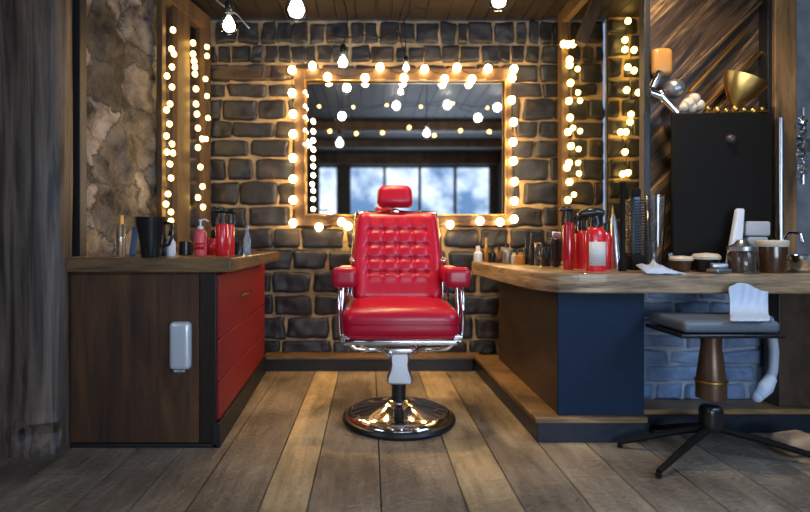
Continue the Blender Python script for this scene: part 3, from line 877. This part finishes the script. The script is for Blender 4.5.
# ------------------------------------------------------------------ barber chair
CX, CY = .150, 2.745
ch = thing('barber_chair', 'red tufted leather barber chair with chrome round pedestal base', 'chair', (CX, CY, 0))
P = lambda mb, name, mat, bevel=0: mb.build(name, mat, parent=ch, bevel=bevel)
b_ = MB(); b_.lathe([(.26, .001), (.288, .003), (.294, .016), (.288, .030), (.272, .036), (.25, .036)], n=64); P(b_, 'base_ring', rubber)
b_ = MB(); b_.lathe([(.274, .034), (.272, .042), (.262, .050), (.235, .057), (.19, .065), (.14, .075), (.10, .086), (.075, .095), (.060, .104), (.054, .110), (.037, .112)], n=64); P(b_, 'base_dome', chrome)
b_ = MB(); b_.lathe([(.037, .10), (.037, .14), (.0355, .33), (.03, .335)], n=28); P(b_, 'hydraulic_column', blk)
# cover plate in front of the column
b_ = MB(); prof = [(-.050, .375), (-.048, .34), (-.044, .31), (-.050, .28), (-.062, .25), (-.066, .235), (-.060, .218), (-.045, .211), (.045, .211), (.060, .218), (.066, .235), (.062, .25), (.050, .28), (.044, .31), (.048, .34), (.050, .375)]
b_.prism(prof, -.0, .055, mat=T(0, -.045, 0, rx=PI / 2)); P(b_, 'column_cover', satin, .008)
b_ = MB(); b_.rbox(.17, .26, .035, .012, 2, mat=T(0, 0, .385)); P(b_, 'mounting_plate', chrome)
b_ = MB(); b_.rbox(.545, .44, .030, .010, 2, mat=T(-.005, -.04, .455)); P(b_, 'seat_platform', chrome)
for s_ in (-1, 1):
    b_ = MB()
    pts_ = [(s_ * .045, -.12, .365), (s_ * .058, -.15, .378), (s_ * .085, -.19, .402), (s_ * .13, -.22, .416), (s_ * .18, -.235, .418), (s_ * .22, -.24, .424), (s_ * .245, -.242, .445), (s_ * .252, -.242, .475)]
    b_.tube(pts_, .011, 10, flat=1.0); b_.rbox(.05, .03, .022, .006, 2, mat=T(s_ * .268, -.235, .478))
    P(b_, 'support_bracket', chrome)
    b_ = MB()
    b_.tube([(s_ * .285, -.20, .455), (s_ * .296, -.205, .50), (s_ * .300, -.205, .60), (s_ * .296, -.20, .69), (s_ * .285, -.17, .722)], .011, 10)
    b_.tube([(s_ * .278, -.12, .455), (s_ * .287, -.125, .50), (s_ * .290, -.12, .60), (s_ * .284, -.11, .70)], .009, 10)
    b_.tube([(s_ * .285, -.20, .455), (s_ * .285, .0, .452), (s_ * .28, .12, .46)], .009, 8)
    b_.tube([(s_ * .275, .10, .46), (s_ * .272, .12, .60), (s_ * .27, .12, .74)], .009, 8)
    P(b_, 'arm_frame', chrome)
    b_ = MB()
    def arm_def(p, s_=s_):
        f_ = max(0, -p.y / .21) if p.y < -.02 else 0      # front bulge
        z_ = p.z * (1 + .25 * f_ * f_)
        return Vector((p.x * (1 + .22 * f_ * f_), p.y, z_ + .004 * f_))
    b_.rbox(.104, .42, .084, .026, 8, mat=T(s_ * .272, -.03, .757), deform=arm_def); P(b_, 'armrest', red_leather)
    b_ = MB(); b_.sphere((s_ * .27, -.10, .715), .014); b_.sphere((s_ * .242, .085, .83), .022, sz=.7); P(b_, 'arm_bolt', chrome)
# seat cushion
def seat_def(p):
    q = p.copy()
    t_ = max(0.0, (-p.y - .10) / .16)
    q.x *= 1 + .03 * (1 if p.y < 0 else 0)
    if p.z > 0:
        q.z += .018 * (1 - (p.x / .26) ** 2) * (1 - (p.y / .30) ** 2) - .012 * t_
    q.y -= .02 * (1 - (p.x / .28) ** 2) * (1 if p.y < -.2 else 0)
    return q
b_ = MB(); b_.rbox(.535, .52, .155, .05, 14, mat=T(-.005, -.045, .551), deform=seat_def, k=6); P(b_, 'seat_cushion', red_leather)
b_ = MB()
for z_ in (.492,):
    path = []
    for k in range(33):
        x_ = -.255 + .50 * k / 32; path.append((x_, -.302 - .02 * (1 - (x_ / .28) ** 2) - .004, z_))
    b_.tube(path, .0035, 6)
P(b_, 'seat_piping', red_leather)
# backrest with tufted squares
BW, BH, BT = .47, .50, .10
tx = [-.158, -.079, 0, .079, .158]; tz = [-.095, -.018, .058, .141]
def back_def(p):
    q = p.copy()
    zz = p.z / (BH / 2)
    q.x *= 1.04 - .10 * max(0, zz) - .03 * max(0, -zz)
    if p.y < 0:
        x_, z_ = p.x, p.z
        inx = max(0, min(1, (.175 - abs(x_)) / .02)); inz = max(0, min(1, (z_ + .145) / .045)) * max(0, min(1, (.205 - z_) / .055))
        d = 0
        gx = min(abs(x_ - a) for a in tx); gz = min(abs(z_ - a) for a in tz)
        d = max(math.exp(-(gx / .011) ** 2), math.exp(-(gz / .011) ** 2)) * .0075
        d += .010 * math.exp(-(gx * gx + gz * gz) / .016 ** 2)
        q.y += d * inx * inz
        q.y -= .006 * inx * inz
        # side bolsters
        q.y -= .012 * math.exp(-((abs(x_) - .20) / .03) ** 2)
    return q
b_ = MB(); b_.rbox(BW, BT, BH, .045, 64, mat=T(-.003, .115, .845, rx=-.24), deform=back_def, k=5); P(b_, 'backrest', red_leather)
b_ = MB()
def rim(p):
    q = p.copy(); zz = p.z / (BH / 2); q.x *= 1.04 - .10 * max(0, zz) - .03 * max(0, -zz); return q
b_.rbox(BW + .018, .035, BH + .012, .017, 12, mat=T(-.003, .146, .853, rx=-.24), deform=rim); P(b_, 'back_shell', chrome)
b_ = MB()
for k in range(len(tx)):
    for z_ in tz:
        if abs(tx[k]) > .15: continue
        v = Matrix(T(-.003, .115, .845, rx=-.24)) @ Vector((tx[k], -BT / 2 + .012, z_)); b_.sphere(v, .0065, 8, 6)
P(b_, 'tufting_buttons', red_leather)
# headrest
def head_def(p):
    q = p.copy(); q.x *= 1 + .05 * (-p.z / .06); q.y -= .012 * (1 - (p.x / .1) ** 2) * (1 if p.y < 0 else 0); return q
b_ = MB(); b_.rbox(.196, .085, .122, .036, 10, mat=T(-.012, .175, 1.178, rx=-.15), deform=head_def, k=6); P(b_, 'headrest', red_leather)
b_ = MB(); b_.tube([(-.01, .185, 1.06), (-.01, .185, 1.16)], .009, 10); b_.tube([(-.06, .175, 1.10), (-.03, .17, 1.105), (.03, .17, 1.10), (.08, .178, 1.095)], .004, 6)
b_.rbox(.045, .03, .02, .006, 2, mat=T(-.01, .185, 1.10)); P(b_, 'headrest_post', chrome)

# ------------------------------------------------------------------ bottles and small things
def bottle(name, label, x, y, z, h, r, body_mat, prof=None, cap=None, cap_mat=blk, sx=1, sy=1, group=None, lab=None, cat='bottle', rz=0):
    root = thing(name, label, cat, (x, y, z), rz, group)
    if prof is None: prof = [(.0, 0), (.92, 0), (1, .03), (1, .72), (.9, .8), (.45, .88), (.42, 1.0), (0, 1.0)]
    g = MB(); g.lathe([(p_[0] * r, p_[1] * h) for p_ in prof], n=24, sx=sx, sy=sy); g.build('body', body_mat, parent=root)
    if cap == 'cap':
        g = MB(); g.lathe([(0, h * .97), (r * .5, h * .97), (r * .5, h * 1.22), (r * .42, h * 1.25), (0, h * 1.25)], n=18); g.build('cap', cap_mat, parent=root)
    if cap == 'pump':
        g = MB(); g.lathe([(0, h), (r * .5, h), (r * .5, h * 1.1), (r * .16, h * 1.12), (r * .16, h * 1.3), (r * .3, h * 1.3), (r * .3, h * 1.36), (0, h * 1.36)], n=18)
        g.tube([(0, 0, h * 1.33), (r * .8, 0, h * 1.36), (r * 1.3, 0, h * 1.28)], r * .13, 8); g.build('pump', cap_mat, parent=root)
    if cap == 'trigger':
        k = r / .045
        g = MB(); g.lathe([(0, h * .99), (.020 * k, h * .99), (.021 * k, h + .018), (.016 * k, h + .03), (.017 * k, h + .05), (0, h + .05)], n=18)
        g.build('collar', cap_mat, parent=root)
        g = MB()
        g.tube([(.032 * k, 0, h + .062), (0, 0, h + .068), (-.035 * k, 0, h + .066), (-.062 * k, 0, h + .060)], .014 * k, 10, rr=[.014 * k, .023 * k, .020 * k, .012 * k])
        g.tube([(-.055 * k, 0, h + .060), (-.072 * k, 0, h + .058)], .007 * k, 8)
        g.build('spray_head', cap_mat, parent=root)
        g = MB(); g.tube([(-.03 * k, 0, h + .055), (-.045 * k, 0, h + .03), (-.048 * k, 0, h + .0), (-.04 * k, 0, h - .015)], .0085 * k, 8); g.build('trigger', cap_mat, parent=root)
    if lab:
        z0, z1, lm = lab
        g = MB(); n_ = 12; vs = []; fs = []
        for k in range(n_ + 1):
            a_ = -PI / 2 + (k / n_ - .5) * 1.9
            for z_ in (z0, z1): vs.append((r * 1.015 * math.cos(a_) * sx, r * 1.015 * math.sin(a_) * sy - .0006, z_ * h))
        for k in range(n_): fs.append((2 * k, 2 * k + 2, 2 * k + 3, 2 * k + 1))
        g.add(vs, fs); lo = g.build('label', lm, parent=root)
        md = lo.modifiers.new('s', 'SOLIDIFY'); md.thickness = .0008
    return root


ZL, ZR = .8592, .7902
FLAT = [(0, 0), (.95, 0), (1, .04), (1, .80), (.93, .90), (.6, .985), (.36, 1.0), (0, 1.0)]
TALL = [(0, 0), (.95, 0), (1, .02), (1, .93), (.9, .98), (.5, 1.0), (0, 1.0)]
VIAL = [(0, 0), (.95, 0), (1, .04), (1, .7), (.55, .82), (.5, 1.0), (0, 1.0)]


def pos(px, Y): return (px - 370) / F * Y


# left counter
bottle('glass_vial', 'slim clear bottle with golden stopper at the left end of the left counter', pos(121, 2.55), 2.55, ZL, .16, .022, glass, TALL, 'cap', gold)
g = thing('black_tumbler', 'tall black flared tumbler on the left counter', 'cup', (pos(151, 2.50), 2.50, ZL))
b_ = MB(); b_.lathe([(0, 0), (.042, 0), (.046, .02), (.052, .08), (.066, .15), (.073, .19), (.069, .19), (.060, .15), (.046, .08), (.04, .02), (0, .015)], n=32); b_.build('body', blk, parent=g)
b_ = MB(); b_.tube([(.064, 0, .165), (.10, 0, .16), (.105, 0, .11), (.085, 0, .06), (.052, 0, .05)], .008, 8); b_.build('handle', blk, parent=g)
b_ = MB(); b_.rbox(.03, .02, .15, .008, 3, mat=T(pos(134, 2.62), 2.62, ZL + .075, ry=.12))
tag(b_.build('blue_comb_case', plain('blue_plastic', (0.08, 0.14, 0.26), .3)), 'narrow dark blue case leaning behind the black tumbler', 'case')
bottle('lotion_bottle', 'small white lotion bottle with black cap right of the black tumbler', pos(171, 2.6), 2.6, ZL, .10, .022, white, VIAL, 'cap', blk)
bottle('oil_bottle', 'small black bottle between black tumbler and white lotion bottle', pos(164.5, 2.72), 2.72, ZL, .12, .020, blk, VIAL, 'cap', blk)
bottle('pump_bottle', 'pale red pump bottle with clear cap on the left counter', pos(200.5, 2.62), 2.62, ZL, .135, .031, pink_plastic, FLAT, 'pump', white, lab=(.25, .5, red_plastic))
bottle('spray_bottle', 'bright red spray bottle with black trigger on the left counter', pos(222, 2.66), 2.66, ZL, .165, .032, red_plastic, TALL, 'trigger', blk, rz=.4)
bottle('spray_bottle', 'second red spray bottle standing against the first on the left counter', pos(229.5, 2.78), 2.78, ZL, .165, .026, red_plastic, TALL, 'trigger', blk, rz=PI)
bottle('glass_bottle', 'small clear blue bottle at the right end of the left counter', pos(247, 2.85), 2.85, ZL, .125, .020, blue_glass, VIAL, 'cap', blue_glass)
bottle('styling_jar', 'low black jar beside the red spray bottles on the left counter', pos(239, 2.95), 2.95, ZL, .07, .03, blk, TALL)
bottle('styling_jar', 'low black jar behind the pale red pump bottle', pos(186, 2.80), 2.80, ZL, .075, .036, blk, TALL)
bottle('styling_jar', 'low dark red jar between the pump bottle and spray bottles', pos(211, 2.9), 2.9, ZL, .09, .03, red_plastic, TALL)

# right counter
bottle('spray_bottle', 'front red spray bottle with white printed label on right counter', pos(595.5, 2.52), 2.52, ZR, .215, .053, red_plastic, FLAT, 'trigger', blk, sx=.92, sy=.62, lab=(.13, .66, label_m))
bottle('spray_bottle', 'tall slim dark red spray bottle with silver collar, left of the labelled one', pos(568.5, 2.66), 2.66, ZR, .24, .029, plain('deep_red_plastic', (0.4, 0.008, 0.012), .2, coat=.5), TALL, 'trigger', blk)
bottle('spray_bottle', 'red bottle with clear neck between the two red spray bottles', pos(580.5, 2.72), 2.72, ZR, .20, .030, red_plastic, FLAT, 'trigger', blk, rz=.5)
bottle('spray_bottle', 'dark red bottle mostly hidden behind the labelled spray bottle', pos(606, 2.70), 2.70, ZR, .19, .028, red_plastic, FLAT, 'cap', blk)
small = [(478, 3.50, .085, .028, white, 'cap', white, 'white rounded bottle at the far left end of the right counter'),
         (486.5, 3.48, .13, .016, gold, 'cap', gold, 'slim golden bottle next to the white one at the counter end'),
         (492, 3.42, .09, .024, blk, 'cap', blk, 'short black bottle right of the slim golden bottle'),
         (499, 3.36, .085, .020, smoke_glass, 'cap', blk, 'small smoky bottle third along the back of the right counter'),
         (507, 3.28, .10, .026, grey_ball, 'cap', blk, 'grey metallic bottle with round black cap on the right counter'),
         (514, 3.25, .07, .018, cream, 'cap', blk, 'tiny cream bottle with black cap on the right counter'),
         (520.5, 3.18, .075, .027, amber, 'cap', blk, 'small amber bottle with thin black cap on the right counter'),
         (527, 3.2, .125, .022, blk, 'cap', blk, 'black bottle right of the amber bottle'),
         (532.5, 3.10, .155, .020, blk, 'cap', blk, 'tallest slim black bottle of the small row'),
         (539, 3.02, .135, .026, glass, None, blk, 'clear glass cylinder at the right end of the small bottle row'),
         (546, 2.98, .11, .026, blk, None, blk, 'squat black pot right of the clear cylinder')]
for (px, Y, h, r_, mt, cp, cm, lb) in small:
    bottle('small_bottle', lb, pos(px, Y), Y, ZR, h, r_, mt, VIAL if cp else TALL, cp, cm, group='small bottles at the far end of the right counter')
# hair clipper standing
g = thing('hair_clipper', 'black hair clipper standing upright left of the red spray bottles', 'clipper', (pos(556, 2.86), 2.86, ZR))
b_ = MB(); b_.rbox(.055, .045, .16, .018, 4, mat=T(0, 0, .082), deform=lambda p: Vector((p.x * (1 + 1.5 * p.z), p.y, p.z))); b_.build('body', blk, parent=g)
b_ = MB(); b_.rbox(.045, .012, .03, .003, 2, mat=T(0, -.005, .178)); b_.build('blade', satin, parent=g)
b_ = MB(); b_.tube([(.0, -.018, .02), (.03, -.05, .012), (.07, -.06, .008), (.10, -.03, .008)], .005, 8); b_.build('cord', blk, parent=g)
# shears, stick and comb stack in holders
g = thing('steel_cone_holder', 'tall tapered steel tool holder behind the labelled spray bottle', 'holder', (pos(617, 2.76), 2.76, ZR))
b_ = MB(); b_.lathe([(0, 0), (.034, 0), (.032, .03), (.022, .15), (.013, .26), (.004, .30), (0, .30)], n=24, mat=T(-.0, 0, 0, ry=-.07)); b_.build('body', satin, parent=g)
b_ = MB(); b_.lathe([(0, .28), (.008, .28), (.002, .33), (0, .33)], n=12, mat=T(0, 0, 0, ry=-.07)); b_.build('tip', gold, parent=g)
b_ = MB(); b_.lathe([(0, 0), (.02, 0), (.02, .04), (.012, .06), (.013, .40), (.016, .41), (.016, .43), (0, .435)], (pos(622.5, 2.55), 2.55, ZR), 18)
tag(b_.build('brush_handle', blkmat), 'thin tall black brush handle left of the ribbed black comb', 'brush')
g = thing('ribbed_comb', 'tall black ribbed clipper comb stack on the right counter', 'comb', (pos(635, 2.62), 2.62, ZR))
b_ = MB(); b_.rbox(.05, .035, .30, .01, 3, mat=T(0, 0, .22))
for k in range(20): b_.rbox(.076, .05, .0075, .003, 1, mat=T(0, 0, .09 + k * .0135), k=2)
b_.build('comb_teeth', blk, parent=g)
b_ = MB(); b_.rbox(.045, .04, .04, .008, 2, mat=T(0, 0, .385)); b_.build('clip_head', blkmat, parent=g)
b_ = MB(); b_.rbox(.07, .06, .075, .012, 2, mat=T(0, 0, .0385)); b_.build('stand', blkmat, parent=g)
g = thing('glass_vase', 'tall clear glass vase standing left of the black panel', 'vase', (pos(656, 2.60), 2.60, ZR))
b_ = MB(); b_.lathe([(0, 0), (.028, 0), (.030, .02), (.034, .12), (.040, .24), (.044, .37), (.041, .37), (.037, .24), (.031, .12), (.026, .02), (0, .018)], n=28); b_.build('body', glass, parent=g)


# folded papers
def paper(label, px0, px1, Y, h, tone=white):
    g = MB(); x0, x1 = pos(px0, Y), pos(px1, Y); n_ = 8; vs = []; fs = []
    pk = [.5, .62, .5, .55, 1.0, .6, .45, .2, .05]
    for k in range(n_ + 1):
        u = k / n_; xx = x0 + (x1 - x0) * u
        vs.append((xx, Y - .10 + .02 * math.sin(k * 2), ZR + .003)); vs.append((xx, Y - .06 + .01 * math.cos(k * 3), ZR + .006 + h * .4 * pk[k])); vs.append((xx + .008 * math.sin(k), Y + .0, ZR + .008 + h * pk[k]))
    for k in range(n_):
        for j in range(2): fs.append((3 * k + j, 3 * k + 3 + j, 3 * k + 4 + j, 3 * k + 1 + j))
    g.add(vs, fs, smooth=False); o_ = g.build('paper_towel', cloth_mat); md = o_.modifiers.new('s', 'SOLIDIFY'); md.thickness = .004
    return tag(o_, label, 'paper')
paper('crumpled white paper towel on the right counter below the glass vase', 636, 672, 2.44, .055)

# black panel leaning on counter wall
g = thing('chalkboard', 'large matte black square board standing on the right counter', 'board', (pos(721, 2.6), 2.6, ZR))
a_, c_ = at(671.5, 114, 2.6), at(770, 240, 2.6)
b_ = MB(); b_.box(a_.x, c_.x, 2.585, 2.61, ZR + .001, a_.z); child(b_, 'board', blkmat, g, .004)
b_ = MB(); b_.sphere((at(728, 140, 2.6).x, 2.583, at(728, 140, 2.6).z), .024, 18, 10); child(b_, 'knob', plain('dull_grey', (0.05, 0.035, 0.035), .4), g)
# bronze streaked sheet behind it
b_ = MB(); b_.box(at(649, 0, 2.72).x, at(765, 0, 2.72).x, 2.722, 2.738, ZR + .002, CEIL - .003)
tag(b_.build('bronze_wall_panel', bronze), 'tall bronze brown streaked wall panel behind the black board', 'panel')
# spotlight cluster and ornaments along the board's top
g = thing('chrome_clamp', 'silver jointed clamp arm at the upper left corner of the black board', 'clamp', at(664, 98, 2.62))
b_ = MB()
for (p1, p2, r_) in [((652, 88), (660, 72), .017), ((650, 93), (662, 97), .018), ((662, 97), (677, 113), .016)]:
    b_.tube([at(*p1, 2.60), at(*p2, 2.60)], r_, 14)
b_.sphere(at(661, 94, 2.60), .022)
child(b_, 'arm', chrome, g)
b_ = MB(); b_.sphere(at(674, 89, 2.64), .050, 20, 12, .95); child(b_, 'lamp_head', grey_ball, g)
b_ = MB(); c = at(662, 62, 2.66); b_.rbox(.11, .05, .15, .03, 3, mat=T(c.x, 2.665, c.z))
tag(b_.build('amber_shade', plain('amber_shade', (0.42, 0.2, 0.05), .35)), 'amber coloured rounded lamp shade above the silver clamp', 'shade')
b_ = MB()
for (px, py, r_) in [(688, 104, .03), (694, 99, .028), (699, 105, .026), (692, 108, .024), (684, 107, .022)]: b_.sphere(at(px, py, 2.60), r_, 14, 10)
tag(b_.build('cream_ornament', cream), 'cluster of glossy cream round knobs on top of the black board', 'ornament')
# gold bowl
b_ = MB(); n_ = 14; vs = []; fs = []
c0 = at(742, 88, 2.60)
b_.lathe([(.010, -.095), (.05, -.06), (.085, -.01), (.105, .03), (.112, .05), (.107, .05), (.08, .0), (.045, -.045), (0, -.08)], (0, 0, 0), 28, mat=T(c0.x, 2.60, c0.z, rx=.1, ry=.35), sy=.55)
tag(b_.build('gold_bowl', gold), 'tilted golden bowl resting above the right half of the black board', 'bowl')
for (p1, p2, lb) in [((700, 110), (762, 52), 'long thin brass rod leaning over the black board, lowest one'), ((690, 92), (748, 30), 'long thin brass rod leaning over the board, middle one'),
                     ((676, 84), (764, 0), 'long thin brass rod leaning over the board, uppermost one')]:
    b_ = MB(); b_.tube([at(*p1, 2.70), at(*p2, 2.705)], .008, 8)
    tag(b_.build('brass_rod', frame_wood if 'upper' in lb else gold), lb, 'rod', 'brass rods above the black board')
b_ = MB()
for k in range(7):
    p_ = at(708 + k * 9, 109 + (k % 3), 2.60); b_.sphere(p_, .014 + .004 * (k % 2), 10, 8)
b_.tube([at(704, 112, 2.6), at(768, 111, 2.6)], .008, 8)
tag(b_.build('beaded_garland', gold), 'string of shiny golden beads along the black board top edge', 'garland')

# objects in front of the board
bottle('cream_dish', 'round cream lidded dish at the lower left of the black board', pos(681, 2.52), 2.52, ZR, .07, .048, brown_glaze, [(0, 0), (.7, 0), (.9, .3), (1, .75), (0, .75)], cat='dish')
b_ = MB(); b_.lathe([(0, .052), (.05, .052), (.053, .062), (.045, .072), (0, .076)], (pos(681, 2.52), 2.52, ZR), 24); child(b_, 'lid', cream, bpy.data.objects['cream_dish'])
g = bottle('black_pot', 'black pot with wide cream lid in front of the black board', pos(706, 2.49), 2.49, ZR, .085, .055, blk, [(0, 0), (.7, 0), (.9, .3), (1, .7), (0, .7)], cat='pot')
b_ = MB(); b_.lathe([(0, .060), (.060, .060), (.062, .072), (.05, .085), (0, .09)], (g.location.x, g.location.y, ZR), 24); child(b_, 'lid', cream, g)
bottle('small_blue_cap_bottle', 'tiny dark bottle with pale blue top beside the cream dish', pos(670.5, 2.54), 2.54, ZR, .07, .018, blk, VIAL, 'cap', blue_glass)
g = thing('white_wedge_bottle', 'white pointed bottle standing before the black board', 'bottle', (pos(736, 2.53), 2.53, ZR))
b_ = MB(); b_.rbox(.055, .03, .30, .012, 4, mat=T(0, 0, .152), deform=lambda p: Vector((p.x * (1.1 - 2.2 * (p.z + .05)) + p.z * .12, p.y, p.z))); b_.build('body', white, parent=g)
b_ = MB(); b_.rbox(.12, .05, .07, .01, 2, mat=T(pos(755, 2.55), 2.55, ZR + .205)); b_.rbox(.10, .045, .165, .01, 2, mat=T(pos(755, 2.55), 2.55, ZR + .084))
tag(b_.build('grey_box', plain('pale_grey_card', (0.42, 0.43, 0.45), .6)), 'pale grey upright box right of the white pointed bottle', 'box')
b_ = MB()
b_.rbox(.09, .06, .02, .008, 2, mat=T(pos(719, 2.385), 2.385, ZR + .0115, rz=.3)); b_.rbox(.07, .03, .025, .008, 2, mat=T(pos(719, 2.385), 2.385, ZR + .034, rz=-.2))
tag(b_.build('steel_clip_tray', grey_ball), 'small tray of steel hair clips in front of the black pot', 'tray')
g = thing('smoked_jar', 'large smoky glass jar with metal lid at the counter edge, right', 'jar', (pos(742, 2.40), 2.40, ZR))
b_ = MB(); b_.lathe([(0, 0), (.052, 0), (.056, .01), (.056, .085), (.048, .10), (.044, .10), (.05, .085), (.05, .012), (0, .01)], n=28); b_.build('body', smoke_glass, parent=g)
b_ = MB(); b_.lathe([(0, .102), (.058, .102), (.06, .12), (.03, .135), (.02, .15), (0, .155)], n=28); b_.build('lid', satin, parent=g)
b_ = MB(); b_.tube([(-.02, 0, .012), (-.025, .01, .085)], .007, 8); b_.tube([(.015, .01, .012), (.02, .0, .088)], .006, 8); b_.build('tools', satin, parent=g)
g = thing('brown_jug', 'dark brown glazed jug standing at the right end of the counter', 'jug', (pos(772, 2.42), 2.42, ZR))
b_ = MB(); b_.lathe([(0, 0), (.05, 0), (.056, .02), (.060, .08), (.058, .145), (.050, .145), (.052, .08), (.05, .03), (0, .02)], n=28); b_.build('body', brown_glaze, parent=g)
b_ = MB(); b_.lathe([(.060, .12), (.064, .125), (.064, .145), (.058, .15), (.05, .148)], n=28); b_.build('rim', cream, parent=g)
b_ = MB(); c = at(780.5, 180, 2.60); b_.tube([(c.x, 2.60, ZR + .001), (c.x, 2.60, at(0, 118, 2.60).z)], .013, 12)
tag(b_.build('steel_tube', satin), 'upright steel tube in front of the wooden post at far right', 'tube')
# glinting wash bowl at the far right
g = thing('steel_basin', 'shiny steel basin with tap at the far right end of the counter', 'basin', (pos(806, 2.46), 2.46, ZR))
b_ = MB(); b_.lathe([(0, 0), (.06, 0), (.085, .03), (.095, .08), (.09, .08), (.08, .035), (.055, .01), (0, .01)], n=28); b_.build('bowl', chrome, parent=g)
b_ = MB(); b_.tube([(.0, .12, 0), (.0, .12, .16), (0, .09, .19), (0, .03, .18), (0, .02, .14)], .01, 10); b_.build('tap', chrome, parent=g)
g = thing('crystal_wall_lamp', 'cluster of shiny glass drops on the wall at the far right', 'lamp', at(803, 150, 2.66))
b_ = MB()
for k in range(14): b_.sphere(at(802 + 3.5 * math.sin(k * 2.3), 118 + k * 4.5, 2.64), .013 + .004 * (k % 3), 10, 8)
child(b_, 'glass_drops', glass, g)
b_ = MB(); b_.tube([at(803, 108, 2.66), at(803, 184, 2.66)], .008, 8); b_.box(at(798, 0, 2.7).x, at(808, 0, 2.7).x, 2.675, 2.735, at(0, 152, 2.7).z, at(0, 140, 2.7).z)
child(b_, 'stem', satin, g)

# ------------------------------------------------------------------ stool at the right
sx_, sy_ = pos(711, 2.30), 2.30
st = thing('swivel_stool', 'low swivel stool with grey padded seat and black star base', 'stool', (sx_, sy_, 0))
z_seat = at(0, 322, sy_).z
b_ = MB(); b_.rbox(.40, .28, .050, .020, 6, mat=T(.0, 0, z_seat)); b_.build('seat', seat_vinyl, parent=st)
b_ = MB(); b_.rbox(.43, .29, .018, .007, 2, mat=T(.0, 0, z_seat - .037)); b_.build('seat_pan', blk, parent=st)
b_ = MB(); b_.lathe([(.042, z_seat - .05), (.040, z_seat - .10), (.050, z_seat - .18), (.060, z_seat - .26), (.060, z_seat - .33), (.03, z_seat - .34)], n=28); b_.build('pedestal', plain('bronze_column', (0.10, 0.055, 0.03), .3, metal=.4, vary=.4, bscale=8), parent=st)
b_ = MB(); b_.lathe([(.0595, z_seat - .262), (.065, z_seat - .258), (.065, z_seat - .250), (.0585, z_seat - .246)], n=28); b_.build('band', gold, parent=st)
b_ = MB(); b_.rbox(.085, .085, .12, .03, 3, mat=T(0, 0, .165)); b_.build('hub', blk, parent=st)
for (ex, ey) in [(-.35, -.22), (.43, -.14), (-.12, .26), (.22, .30), (-.36, .08)]:
    n_ = math.hypot(ex, ey)
    b_ = MB(); b_.tube([(0, 0, .125), (ex * .4, ey * .4, .09), (ex, ey, .026)], .014, 8, rr=[.017, .015, .011]); b_.sphere((ex, ey, .013), .0125, 10, 8)
    b_.build('leg', blkmat, parent=st)

# white cloth draped from the counter edge down over the seat
g = MB(); n_, k_ = 14, 30; vs = []; fs = []
prof = [(2.322, .735), (2.318, .71), (2.312, .68), (2.29, z_seat + .055), (2.24, z_seat + .038), (2.19, z_seat + .036), (2.155, z_seat + .034), (2.138, z_seat + .028)]
for j in range(len(prof)):
    Y, Z = prof[j]
    for i in range(n_ + 1):
        u = i / n_
        x0 = pos(727 + .3 * j, Y); x1 = pos(766 + .3 * j, Y)
        f_ = .012 * math.sin(u * 15 + j * .5)
        vs.append((x0 + (x1 - x0) * u, Y - .004 - abs(f_) + .002 * j % .01, Z  + (.02 * math.sin(u * 5) if j < 1 else 0)))
for j in range(len(prof) - 1):
    for i in range(n_):
        k = j * (n_ + 1) + i; fs.append((k, k + 1, k + n_ + 2, k + n_ + 1))
g.add(vs, fs); o_ = g.build('white_towel', cloth_mat)
md = o_.modifiers.new('s', 'SOLIDIFY'); md.thickness = .006; md2 = o_.modifiers.new('ss', 'SUBSURF'); md2.levels = 1; md2.render_levels = 2
tag(o_, 'white towel hanging from under the counter onto the stool seat', 'towel')
# hose of dryer with a pale head
g = thing('hose', 'pale grey hose with rounded white end hanging under the right counter', 'hose', (pos(770, 2.42), 2.42, .55))
b_ = MB(); b_.tube([at(768, 318, 2.4), at(772, 335, 2.42), at(774, 352, 2.43), at(773, 370, 2.42), at(769, 383, 2.40)], .02, 12); child(b_, 'tube', plain('translucent_grey', (0.35, 0.4, 0.46), .5), g)
b_ = MB(); b_.tube([at(771, 378, 2.40), at(765, 388, 2.38), at(758, 396, 2.36)], .03, 14, rr=[.024, .032, .024]); b_.sphere(at(757, 397, 2.36), .024); child(b_, 'nozzle', cloth_mat, g)
# block of wood on the floor
b_ = MB(); c = Vector((pos(800, 2.30), 2.33, .042))
b_.rbox(.17, .12, .082, .03, 5, mat=T(c.x, c.y, c.z, rz=.2), deform=lambda p: Vector((p.x * (1 - 1.6 * max(0, p.z)), p.y, p.z * (1 + .8 * p.x))))
tag(b_.build('wood_block', wood('pale_wood', (0.25, 0.15, 0.08), (0.5, 0.34, 0.2), (3, 3, 12), .6, .4)), 'pale rounded wood block on the floor at the far right', 'block')
# dark upright under the counter's right end
b_ = MB(); b_.box(pos(776, 2.60), pos(812, 2.60), 2.58, 2.68, .1215, .699)
tag(b_.build('counter_support', brown_panel, bevel=.003), 'dark brown upright board under the far right end of the counter', 'support')
